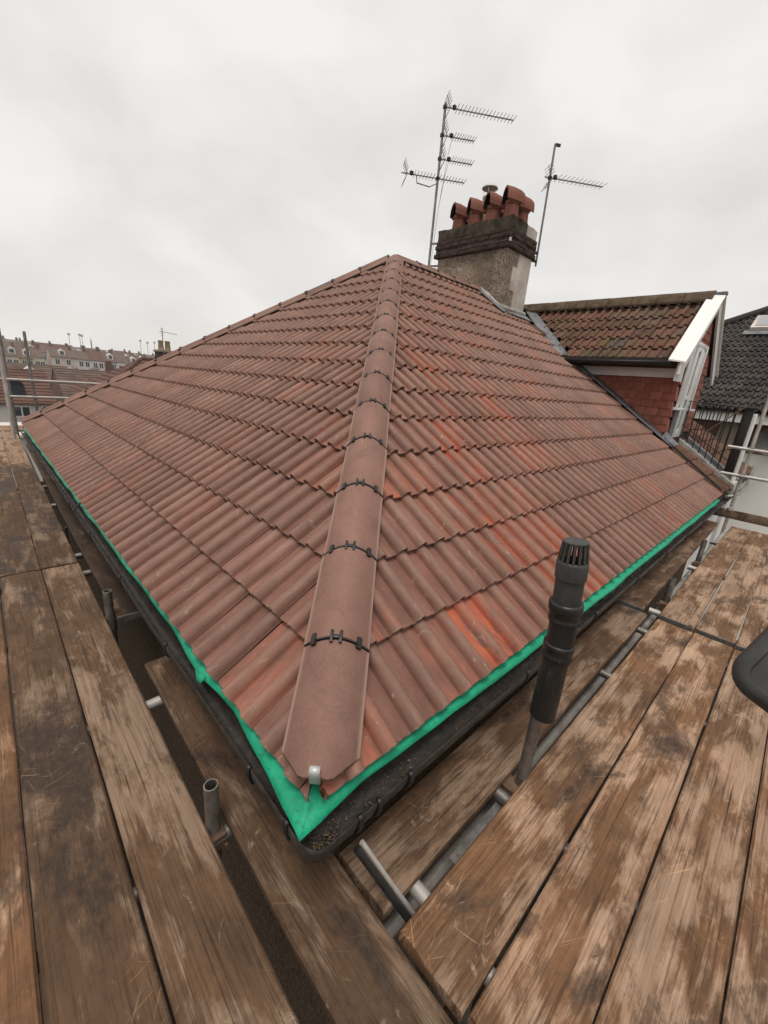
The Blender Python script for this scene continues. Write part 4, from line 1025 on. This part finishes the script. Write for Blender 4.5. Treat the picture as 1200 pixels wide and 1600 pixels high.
# tubes
def htube(name, p0, p1, label, group, mat='tube', r=.0242):
    """open-ended scaffold tube"""
    p0, p1 = V(p0), V(p1); L = (p1 - p0).length; mt = Matrix.Translation(p0) @ (p1 - p0).to_track_quat('Z', 'Y').to_matrix().to_4x4()
    o = MB().lathe([(r, 0), (r, L), (r - .004, L), (r - .004, 0)], 16, None, True).obj(name, MAT[mat], None, 50, label=label, cat='tube', group=group); o.matrix_basis = mt
    return o
UP = 'upright scaffold tubes'
htube('scaffold_standard', (-.150, .385, GZ), (-.146, .385, -.160), 'short open-topped upright tube beside the nearest left board', UP)
htube('scaffold_standard', (-.128, 2.0, GZ), (-.124, 2.0, -.150), 'open-topped upright tube by the gap in the left inner boards', UP)
htube('scaffold_standard', (-.105, 3.95, GZ), (-.103, 3.95, -.36), 'cut-off upright tube halfway down the left walkway gap', UP)
htube('scaffold_standard', (-.085, 5.9, GZ), (-.083, 5.9, -.36), 'cut-off upright tube at the far end of the left walkway gap', UP)
htube('scaffold_standard', (.898, -.255, GZ), (.899, -.257, -.005), 'upright tube carrying the black vent pipe', UP)
htube('scaffold_standard', (3.43, -.238, GZ), (3.43, -.236, -.150), 'short upright tube in the right walkway gap past the board joint', UP)
htube('scaffold_standard', (4.885, -.225, GZ), (4.885, -.222, -.120), 'farther short upright tube in the right walkway gap', UP)
htube('scaffold_standard', (7.80, -.155, GZ), (7.80, -.125, 2.6), 'tall upright tube at the far end of the right walkway', UP, 'paletube')
for y, x, h in ((9.75, -.13, 1.9), (9.75, .33, 1.7)): pass
htube('scaffold_standard', (-.155, 9.3, GZ), (-.10, 9.3, 1.25), 'thick leaning upright tube at the far left corner', UP, 'paletube', .03)
htube('scaffold_standard', (-.03, 9.9, GZ), (-.03, 9.9, 1.75), 'dark upright tube behind the pale leaning one at the far left corner', UP)
htube('scaffold_standard', (.31, 9.8, GZ), (.31, 9.8, 1.55), 'upright tube clamped to the guard rails beyond the left hip', UP)
TR = 'cross tubes under the boards'
for q, (y, e, lb) in enumerate(((.362, -.112, 'stub of a cross tube next to the short upright left of the roof corner'), (1.165, -.105, 'pale end of a cross tube midway along the near left gap'), (2.08, -.09, 'cross tube under the end of the dark inner board'), (2.875, -.07, 'cross tube end just before the left board joint'), (3.26, -.06, 'cross tube end just beyond the left board joint'), (4.86, .12, 'cross tube running under the far inner left board'), (5.75, .05, 'farthest cross tube end in the left gap'))):
    htube('transom_tube', (-1.30, y, -.396), (lx(y, e) + (.02 if q < 5 else 0), y, -.394), lb, TR, 'tube' if q != 1 else 'paletube')
for q, (x, lb) in enumerate(((.285, 'pale cross tube end beside the black rods at the roof corner'), (.80, 'cross tube end at the foot of the black vent pipe'), (2.01, 'cross tube in the right gap before the board joint'), (2.78, 'cross tube just before the right board joint'), (3.20, 'cross tube just after the right board joint'), (4.67, 'cross tube in the far right gap'), (6.0, 'farthest cross tube under the right walkway'))):
    htube('transom_tube', (x, -1.45, -.398), (x, -.175, -.396), lb, TR, 'paletube' if q in (0, 4, 5) else 'tube')
LG = 'long tubes under the walkways'
htube('ledger_tube', (-.155 - .06, -1.0, -.46), (-.02, 9.5, -.46), 'long tube under the inner edge of the left walkway', LG)
htube('ledger_tube', (-1.2, -1.0, -.46), (-1.05, 9.5, -.46), 'long tube under the outer edge of the left walkway', LG)
htube('ledger_tube', (.2, -.165, -.60), (7.9, -.165, -.60), 'long tube under the inner edge of the right walkway', LG, 'paletube')
htube('ledger_tube', (.2, -1.35, -.46), (7.9, -1.35, -.46), 'long tube under the outer edge of the right walkway', LG)
MB().box((.46, -.262, -.428), (.90, -.216, -.424)).box((.46, -.262, -.424), (.90, -.258, -.395)).obj('steel_angle', MAT['tube'], None, label='galvanised steel angle lying in the gap below the vent pipe', cat='angle bar')
RL = 'guard rails'
htube('guard_rail', (7.745, .145, .712), (7.745, -3.0, .60), 'upper horizontal rail clamped to the tall right upright', RL, 'paletube')
htube('guard_rail', (7.745, .13, .302), (7.745, -3.0, .25), 'lower horizontal rail clamped to the tall right upright', RL, 'paletube')
htube('guard_rail', (-.30, 9.75, .69), (6.5, 9.75, .69), 'upper guard rail passing behind the far left hip', RL, 'paletube', .022)
htube('guard_rail', (-.05, 9.75, .385), (6.5, 9.75, .385), 'lower guard rail passing behind the far left hip', RL, 'paletube', .022)
CLG = 'scaffold clamps'
def clamp(p, lb):
    m = MB().box(V(p) - V((.042, .040, .036)), V(p) + V((.042, .040, .036))); m.tube([V(p) + V((-.06, .02, 0)), V(p) + V((.07, .02, 0))], .009, 6)
    m.obj('clamp', MAT['tube'], None, None, .008, label=lb, cat='clamp', group=CLG)
clamp((7.77, -.135, .703), 'clamp holding the upper rail to the tall right upright'); clamp((7.77, -.14, .297), 'clamp holding the lower rail to the tall right upright')
clamp((.31, 9.775, .69), 'clamp holding the upper far left rail to its upright'); clamp((.31, 9.775, .385), 'clamp holding the lower far left rail to its upright')
for p_, lb in (((-.150, .372, -.40), 'rusty clamp joining the nearest left upright to its cross tube'), ((-.126, 2.04, -.40), 'rusty clamp on the left upright by the gap'), ((.87, -.235, -.41), 'rusty clamp at the foot of the vent pipe upright'), ((3.40, -.232, -.40), 'rusty clamp on the right upright past the board joint'), ((4.85, -.222, -.40), 'rusty clamp on the farther right upright')):
    m = MB().box(V(p_) - V((.036, .032, .034)), V(p_) + V((.036, .032, .034))); m.tube([V(p_) + V((-.02, -.05, .012)), V(p_) + V((-.02, .05, .012))], .008, 6); m.tube([V(p_) + V((.03, -.04, -.02)), V(p_) + V((.03, .045, -.02))], .008, 6)
    m.obj('clamp', MAT['rust'], None, None, .008, label=lb, cat='clamp', group=CLG)
o = MB().tube([(7.48, -.15, -.205), (7.48, -.15, -.165)], .04, 10).obj('board_clip', MAT['paletube'], None, 50, label='pale clip on top of the toe board at the right upright', cat='clamp')

# ------------------------------------------------------------------ black vent pipe stood on an upright
vp = empty('vent_pipe', (.90, -.26, -.03), 'black plastic vent pipe with a slotted cowl standing over a scaffold tube', 'pipe')
AX = [V((.903, -.272, .000)), V((.902, -.270, .340)), V((.900, -.263, .470)), V((.893, -.246, .735))]
lowd = (AX[1] - AX[0]).normalized(); upd = (AX[3] - AX[2]).normalized()
lean = Matrix.Rotation(0, 4, 'X')
def axm(p, d): return Matrix.Translation(p) @ d.to_track_quat('Z', 'Y').to_matrix().to_4x4()
VK = Matrix.Diagonal((.88, .88, 1, 1))
m = MB().lathe([(.051, 0), (.055, 0), (.055, .345), (.051, .345)], 32, axm(AX[0], lowd) @ VK, True); m.obj('lower_pipe', MAT['pipe'], vp, 50)
mt = axm(AX[1] - lowd * .02, lowd) @ VK
m = MB().lathe([(.056, -.05), (.061, -.05), (.0625, -.045), (.0625, -.032), (.060, -.028), (.060, -.008), (.063, -.004), (.063, .010), (.060, .014), (.0565, .016)], 32, mt); m.obj('lower_socket', MAT['pipe'], vp, 50)
b0, b3 = AX[1], AX[2]; b1 = b0 + lowd * .05; b2 = b3 - upd * .05
bez = [b0 * (1 - t) ** 3 + b1 * 3 * t * (1 - t) ** 2 + b2 * 3 * t * t * (1 - t) + b3 * t ** 3 for t in [k / 8 for k in range(9)]]
MB().tube(bez, .0489, 32, False).obj('elbow', MAT['pipe'], vp, 50)
mt = axm(AX[2], upd) @ VK
m = MB().lathe([(.056, -.045), (.0605, -.045), (.062, -.040), (.062, -.034), (.0595, -.030), (.0595, -.016), (.062, -.012), (.062, -.004), (.066, .0), (.067, .004), (.067, .026), (.064, .032), (.0565, .034)], 32, mt); m.obj('upper_socket', MAT['pipe'], vp, 50)
m = MB().lathe([(.055, .02), (.0555, .165), (.052, .165)], 32, mt); m.obj('upper_pipe', MAT['greyblack'], vp, 50)
cowl = MB().lathe([(.0565, .125), (.0605, .127), (.0605, .182), (.0575, .190), (.053, .192), (.053, .150)], 32, mt).obj('cowl', MAT['greyblack'], vp, 50)
for k in range(16):
    a = 2 * math.pi * k / 16; ca, sa = math.cos(a), math.sin(a)
    MB().bar(mt @ V((.0545 * ca, .0545 * sa, .188)), mt @ V((.045 * ca, .045 * sa, .262)), .0085, .006, up=(mt.to_3x3() @ V((ca, sa, 0)))).obj('cowl_slat', MAT['greyblack'], cowl)
m = MB().lathe([(.0, .268), (.036, .267), (.0465, .262), (.046, .255), (.036, .258), (0, .259)], 32, mt); m.obj('cowl_top', MAT['greyblack'], cowl, 50)
MB().lathe([(0, .17), (.05, .17)], 24, mt).obj('cowl_dark_disc', MAT['soot'], cowl)  # flat black disc painted as the dark inside the cowl

# rods at the roof corner
MB().tube([(.098, -.098, -.15), (.15, -.17, -.27), (.226, -.262, -.445)], .0115, 10).obj('black_rod', MAT['black'], None, 50, label='slim black rod running down from the gutter corner to the boards', cat='rod')
MB().tube([(.122, -.095, -.15), (.172, -.165, -.27), (.248, -.255, -.445)], .0085, 10).obj('steel_rod', MAT['paletube'], None, 50, label='thin grey steel rod alongside the black rod at the gutter corner', cat='rod')
# pale wire lying over the left slope
W_ = [(.02, 3.49, .035), (.037, 3.502, .065), (.31, 3.646, .252), (.525, 3.767, .40), (.831, 4.039, .609), (1.182, 4.272, .85), (1.339, 4.34, .957)]
MB().tube([(x, y, z + .012) for x, y, z in W_], .0032, 5).obj('cable', MAT['cable'], None, 50, label='thin pale cable lying diagonally across the left roof slope', cat='cable')
MB().tube([(.02, 3.49, .03), (-.03, 3.46, -.02), (-.07, 3.45, -.06)], .007, 6).obj('cable_hook', MAT['black'], None, 50, label='small black hook over the left gutter at the end of the pale cable', cat='hook')

# unidentified dark rounded housing at the right edge, on an unseen stand
enclosure = empty('unknown_enclosure', (.78, -1.10, -.33), 'dark grey rounded plastic housing jutting in at the right edge', 'enclosure')
def rrect(w, h, r, n=7):
    pts = []
    for cxx, cyy, a0 in ((w - r, h - r, 0), (r, h - r, 90), (r, r, 180), (w - r, r, 270)):
        for k in range(n + 1): a = rad(a0 + 90 * k / n); pts.append((cxx + r * math.cos(a), cyy + r * math.sin(a)))
    return pts
right_, down_ = V(ax.col[0]), V(ax.col[1])
nn = -(right_ * .326 + down_ * .160 + V(ax.col[2]) * FOCAL).normalized()
pc = CAM_LOC - nn * 1.03      # lower left corner of the case
uu = (right_ * .80 + down_ * .60); uu = (uu - nn * uu.dot(nn)).normalized(); vv = nn.cross(uu)
mt = frame(pc, uu, vv, nn)
pts = rrect(.36, .19, .05); m = MB(); rows = []
for z, ins in ((-.07, .012), (-.055, .002), (-.01, .0), (.006, .006), (.012, .016), (.0125, .024), (.009, .027), (.009, .034)):
    q = rrect(.36 - 2 * ins, .19 - 2 * ins, max(.012, .05 - ins)); rows.append([mt @ V((a + ins, b + ins, z)) for a, b in q])
m.grid(rows, True); n = len(rows[0]); m.f.append(tuple(range(n))); m.f.append(tuple(len(m.v) - n + i for i in range(n))[::-1])
m.obj('housing', MAT['greyblack'], enclosure, 40)
e = mt @ V((.30, .09, -.06)); sb_ = V((e.x + .26, e.y - .42, 0))
MB().tube([e, e.lerp(sb_ + V((0, 0, e.z)), .6), (sb_.x, sb_.y, e.z - .10), (sb_.x, sb_.y, -.20)], .016, 10).obj('stand_pole', MAT['tube'], enclosure, 50)
for k in range(3):
    a = 2.1 * k + .4; MB().tube([(sb_.x, sb_.y, -.12), (sb_.x + .17 * math.cos(a), sb_.y + .17 * math.sin(a), -.322)], .010, 8).obj('stand_leg', MAT['tube'], enclosure, 50)

# ------------------------------------------------------------------ houses, trees and masts beyond
def gable_house(name, x0, x1, yf, zb, ze, zr, depth, wallm, roofm, label, cat='house', group=None, wins=(), chims=(), dorm=(), skew=0.0):
    """front faces -Y, ridge along X"""
    h = empty(name, ((x0 + x1) / 2, yf, zb), label, cat, group)
    MB().box((x0, yf, zb), (x1, yf + depth, ze)).prism([(x0, yf, ze), (x0, yf + depth, ze), (x0, yf + depth / 2, zr - .05)], (x1 - x0, 0, 0)).obj('wall', MAT[wallm], h)
    ov = .25; mid = yf + depth / 2; k = (zr - ze) / (depth / 2)
    m = MB()
    m.prism([(x0 - .05, yf - ov, ze - ov * k), (x0 - .05, mid, zr), (x0 - .05, mid, zr + .12), (x0 - .05, yf - ov, ze - ov * k + .12)], (x1 - x0 + .1, 0, 0))
    m.prism([(x0 - .05, yf + depth + ov, ze - ov * k), (x0 - .05, mid + .001, zr), (x0 - .05, mid + .001, zr + .12), (x0 - .05, yf + depth + ov, ze - ov * k + .12)], (x1 - x0 + .1, 0, 0))
    rf = m.obj('roof', MAT[roofm], h)
    if yf < 75 and zr > ze + 1:
        nrow = 11
        for q in range(nrow):
            t_ = (q + .6) / nrow; y_ = yf - ov + (mid - yf + ov) * t_; z_ = ze - ov * k + (zr - ze + ov * k) * t_ + .13
            MB().bar((x0 - .05, y_, z_), (x1 + .05, y_, z_), .10, .035).obj('tile_course', MAT[roofm], h)
    for (xa, za, w, hh) in wins:
        f = box('window', (xa, yf - .07, za), (xa + w, yf + .02, za + hh), MAT['white'], h)
        for q in range(2):
            a = xa + .08 + q * (w - .08) / 2; box('pane', (a, yf - .09, za + .09), (a + (w - .08) / 2 - .08, yf - .068, za + hh - .09), MAT['glass'], f)
    for (xa, w) in chims:
        c = box('chimney', (xa, mid - .4, zr - .6), (xa + w * .7, mid + .4, zr + .75), MAT['wall_brick'], h)
        m = MB()
        for q in range(3): m.lathe([(.11, zr + .75), (.09, zr + 1.1), (0, zr + 1.1)], 6, Matrix.Translation((xa + w * .7 * (q + .5) / 3, mid, 0)))
        m.obj('pots', MAT['wall_brick'], c)
    for xa, w in dorm:
        zc = ze + (zr - ze) * .35; yd = yf + depth / 2 * .22
        d_ = MB().box((xa, yd, zc - .6), (xa + w, yd + 2, zc + 1.0)).prism([(xa, yd, zc + 1.0), (xa + w, yd, zc + 1.0), (xa + w / 2, yd, zc + 1.6)], (0, 2, 0)).obj('roof_window', MAT['wall_white'], h)
        box('pane', (xa + w * .2, yd - .03, zc), (xa + w * .8, yd - .005, zc + .9), MAT['glass'], d_)
    return h
# hillside terraces
HG = 'terraced houses on the hillside'
rgt = random.Random(11)
def terrace(y, xs_, zb, ze, zr, walls, roofs, rowname, depth=8, dslope=0.0):
    for i, (xa, xb) in enumerate(zip(xs_, xs_[1:])):
        wl = walls[i % len(walls)]; rf = roofs[i % len(roofs)]; d = dslope * (xa - xs_[0]); w = xb - xa
        wins = [(xa + w * f, z + d, 1.1, 1.5) for f in (.15, .58) for z in (ze - 2.2, ze - 4.9)]
        cn = {'wall_white': 'white', 'wall_cream': 'cream', 'wall_yellow': 'yellow', 'wall_pink': 'pink', 'wall_grey': 'grey', 'wall_brick': 'brick', 'wall_stone': 'stone'}[wl]
        rn = {'roof_brown': 'brown', 'roof_red': 'red', 'roof_slate': 'slate'}[rf]
        gable_house('terraced_house', xa, xb - .02, y, zb + d - 3, ze + d + rgt.uniform(-.3, .3), zr + d + rgt.uniform(-.5, .4), depth, wl, rf,
                    f'{cn} {rn}-roofed terraced house, {ORD[i]} from the left in the {rowname} row', group=HG, wins=wins, chims=[(xb - 1.0, .9)] if rgt.random() < .75 else [], dorm=[(xa + w * .35, 1.5)] if rgt.random() < .4 else [])
terrace(150, [-2, 3.5, 6.6, 9.6, 12.4, 14.9], -6.6, -.25, 2.0, ['wall_white', 'wall_white', 'wall_cream', 'wall_yellow', 'wall_cream'], ['roof_brown'], 'nearest hillside')
terrace(151, [16.4, 22.2, 25.6, 29.0, 32.2, 35.2, 38.4, 41.6, 45, 48.5], -6.4, .75, 3.1, ['wall_pink', 'wall_white', 'wall_white', 'wall_grey', 'wall_white', 'wall_pink', 'wall_stone', 'wall_pink', 'wall_white'], ['roof_brown', 'roof_brown', 'roof_red'], 'pink-ended', dslope=-.025)
terrace(182, [4, 8.5, 13, 17, 21.5, 26, 30.5, 35, 40, 45, 50, 55, 60], -2.4, 1.6, 4.2, ['wall_stone', 'wall_cream', 'wall_brick', 'wall_grey', 'wall_cream', 'wall_white'], ['roof_slate', 'roof_brown', 'roof_red', 'roof_brown', 'roof_red'], 'middle hillside', dslope=-.02)
terrace(206, [0, 5, 10, 14.5, 19, 24, 29, 34, 39, 44, 49.5, 55, 61, 67], -.4, 2.2, 4.6, ['wall_white', 'wall_brick', 'wall_pink', 'wall_stone', 'wall_white', 'wall_cream', 'wall_grey'], ['roof_red', 'roof_brown', 'roof_slate', 'roof_brown'], 'upper hillside', dslope=-.012)
terrace(228, [2, 7, 12, 17, 22.5, 28, 33.5, 38.5, 44, 49, 54, 60, 66, 72], .6, 3.1, 5.4, ['wall_brick', 'wall_stone', 'wall_white', 'wall_brick', 'wall_cream', 'wall_white'], ['roof_brown', 'roof_red', 'roof_brown', 'roof_slate'], 'skyline', dslope=-.012)
# houses in the dip
h = gable_house('bungalow', -6, 3.25, 34, GZ, -1.85, -.05, 7.5, 'wall_white', 'roof_red', 'white-walled house with red tiled roof and arched dark dormer window in the dip', wins=[(1.05, -2.75, .9, .72), (2.5, -2.75, .6, .75)])
m = MB().lathe([(0, 0), (.40, 0), (.42, .08), (.36, .08), (.36, -.6)], 24, Matrix.Translation((1.45, 34.6, -.95)) @ Matrix.Rotation(math.pi / 2, 4, 'X')); m.obj('arched_window', MAT['glass'], h, 50)
MB().box((1.05, 34.5, -1.50), (1.85, 34.56, -.95)).obj('arched_window_light', MAT['glass'], h)
MB().box((1.0, 34.44, -1.56), (1.9, 34.5, -1.50)).obj('arched_window_sill', MAT['white'], h)
gable_house('brick_house', 5.2, 11, 46, GZ, -2.2, -.1, 8, 'wall_brick', 'roof_brown', 'brown-roofed brick house beyond the arched-dormer house', wins=[(6, -4.2, 1.1, 1.3)], chims=[(9.4, .8)])
gable_house('brick_house', -14, -1.5, 62, GZ, -2.4, .2, 9, 'wall_brick', 'roof_brown', 'long low brown-roofed house behind the left scaffold upright', wins=[(-4, -4, 1.2, 1.3)])
gable_house('brick_house', 2.5, 9.5, 70, GZ, -3.0, -.4, 9, 'wall_grey', 'roof_brown', 'low grey-walled house between the bare trees', wins=[(4, -4.6, 1.2, 1.2), (7, -4.6, 1.2, 1.2)], dorm=[(4.5, 1.4)])
gable_house('garage', -3.2, 1.6, 26, GZ, -2.75, -2.45, 4, 'wall_white', 'wall_white', 'low white flat-topped garage below the far left corner', cat='garage')
# neighbouring hip roof with a chimney
hh = empty('hipped_house', (7, 24, GZ), 'red-brown hipped roof house rising behind the left hip', 'house')
m = MB(); A_, B_ = V((6.2, 25, 1.37)), V((14, 25, 1.37)); ev = -.5; e0, e1, y0_, y1_ = 3.2, 17, 22, 28
m.add([A_, B_, (e0, y0_, ev), (e1, y0_, ev), (e1, y1_, ev), (e0, y1_, ev)], [(0, 1, 3, 2), (1, 4, 3), (0, 5, 4, 1), (0, 2, 5)]); m.obj('roof', MAT['roof_red'], hh)
box('wall', (e0 + .4, y0_ + .4, GZ), (e1 - .4, y1_ - .4, ev + .15), MAT['wall_brick'], hh)
for q in range(14):
    t = q / 14; p = A_.lerp(V((e0, y0_, ev)), t); p2 = A_.lerp(V((e0, y0_, ev)), t + .068); MB().tube([p, p2], .10, 8).obj('hip_cap', MAT['roof_red'], hh, 50)
for q in range(18):
    MB().tube([A_.lerp(B_, q / 18), A_.lerp(B_, (q + .95) / 18)], .10, 8).obj('ridge_cap', MAT['roof_red'], hh, 50)
for k in range(12):
    v = (k + .5) / 12; a = V((e0, y0_, ev)).lerp(A_, v); b = V((e1, y0_, ev)).lerp(B_, v); MB().bar(a + V((0, -.01, .012)), b + V((0, -.01, .012)), .05, .02).obj('tile_course', MAT['roof_red'], hh)
    b = V((e0, y1_, ev)).lerp(A_, v); MB().bar(a + V((-.01, 0, .012)), b + V((-.01, 0, .012)), .05, .02).obj('tile_course', MAT['roof_red'], hh)
c = box('chimney', (6.95, 24.6, .9), (7.75, 25.4, 1.78), MAT['sootbrick'], hh, .02); box('chimney_cap', (6.90, 24.55, 1.783), (7.80, 25.45, 1.90), MAT['wall_stone'], c, .02)
for x in (7.18, 7.52): MB().lathe([(.15, 1.9), (.12, 2.3), (.14, 2.32), (.14, 2.38), (.09, 2.38)], 14, Matrix.Translation((x, 25, 0))).obj('chimney_pot', MAT['buffpot'], c, 50)
fa = empty('television_aerial', (7.1, 24.5, 1.4), 'small far aerial on the chimney of the hipped house', 'aerial')
MB().tube([(7.15, 24.52, 1.3), (7.15, 24.52, 2.98)], .02, 6).obj('mast', MAT['tube'], fa, 50)
MB().tube([(7.0, 24.52, 2.80), (7.9, 24.50, 2.76)], .012, 6).obj('boom', MAT['tube'], fa, 50)
m = MB()
for q in range(9): m.tube([(7.15 + q * .085, 24.4, 2.80 - q * .004), (7.15 + q * .085, 24.64, 2.80 - q * .004)], .006, 5)
for q in range(5): m.tube([(7.10 + .02 * abs(q - 2), 24.3, 2.62 + q * .09), (7.10 + .02 * abs(q - 2), 24.7, 2.62 + q * .09)], .008, 5)
m.obj('director_rods', MAT['tube'], fa, 50)
# floodlight masts on the skyline
for i, (x, z, lb) in enumerate(((32.8, 10.0, 'leftmost floodlight mast on the skyline'), (36.6, 10.3, 'left one of the close pair of floodlight masts'), (37.4, 10.0, 'right one of the close pair of floodlight masts'), (40.6, 9.4, 'plain lattice mast right of the close pair on the skyline'), (60.3, 10.8, 'left floodlight mast of the skyline trio by the aerial'), (63.3, 10.3, 'middle floodlight mast of the skyline trio by the aerial'), (66.4, 10.7, 'right floodlight mast of the skyline trio by the aerial'))):
    f = empty('floodlight_mast', (x, 232, 1), lb, 'mast', 'floodlight masts on the skyline')
    MB().tube([(x, 232, 1), (x, 232, z)], [.16, .09], 8).obj('mast', MAT['wall_grey'], f, 50)
    MB().box((x - .5, 231.7, z - .5), (x + .5, 232.0, z + .3)).obj('lamp_head', MAT['wall_grey'], f, None, .1) if i != 3 else MB().tube([(x, 232, 2), (x, 232, z - 1)], .3, 4).obj('lattice', MAT['wall_grey'], f)
# bare trees
def bare_tree(x, y, zb, h, spread, label):
    t = empty('bare_tree', (x, y, zb), label, 'tree', 'bare winter trees'); rg = random.Random(int(x * 13 + y))
    tr = MB(); cr_ = MB()
    def grow(p, d, L, r, lvl):
        q = p + d * L; (tr if lvl < 2 else cr_).tube([p, p.lerp(q, .5) + V((rg.uniform(-.06, .06), rg.uniform(-.06, .06), 0)) * L, q], [r, r * .82, r * .62], 5 if lvl < 2 else 3, False)
        if lvl >= 5: return
        for k in range(3 if lvl < 4 else 4):
            a = rg.uniform(0, 6.28); dd = (d + V((math.cos(a), math.sin(a), rg.uniform(-.1, .5))) * rg.uniform(.5, .9) * spread).normalized(); grow(p.lerp(q, rg.uniform(.6, 1)), dd, L * rg.uniform(.58, .8), r * .58, lvl + 1)
    grow(V((x, y, zb)), V((0, 0, 1)), h * .30, h * .022, 0)
    tr.obj('trunk', MAT['bark'], t, 60); cr_.obj('crown', MAT['bark'], t)
for i, (x, y, zb, h) in enumerate(((8.3, 95, GZ, 6.0), (10.6, 92, GZ, 5.2), (12.4, 100, GZ, 6.4), (17.5, 120, -6, 7.0), (20.5, 118, -6, 7.4), (15.4, 104, GZ, 5.6), (6.2, 80, GZ, 4.6), (24, 125, -6, 6.5), (29, 128, -6.2, 6.6), (33, 126, -6.2, 6.2))):
    bare_tree(x, y, zb, h, 1.0, f'bare brown tree below the terraces, {ORD[i]} in its clump')

# ------------------------------------------------------------------ damp air over the valley
hz = MB().box((-420, -420, -32), (420, 420, 40)).obj('haze', None, None, kind='stuff', label='thin damp grey air over the valley', cat='haze')
hm = bpy.data.materials.new('damp_air'); hm.use_nodes = True; ht = hm.node_tree; ht.nodes.clear()
ho = ht.nodes.new('ShaderNodeOutputMaterial'); hv = ht.nodes.new('ShaderNodeVolumePrincipled'); hv.inputs['Density'].default_value = .0006; hv.inputs['Color'].default_value = (.92, .91, .90, 1)
ht.links.new(hv.outputs[0], ho.inputs['Volume']); hz.data.materials.append(hm)
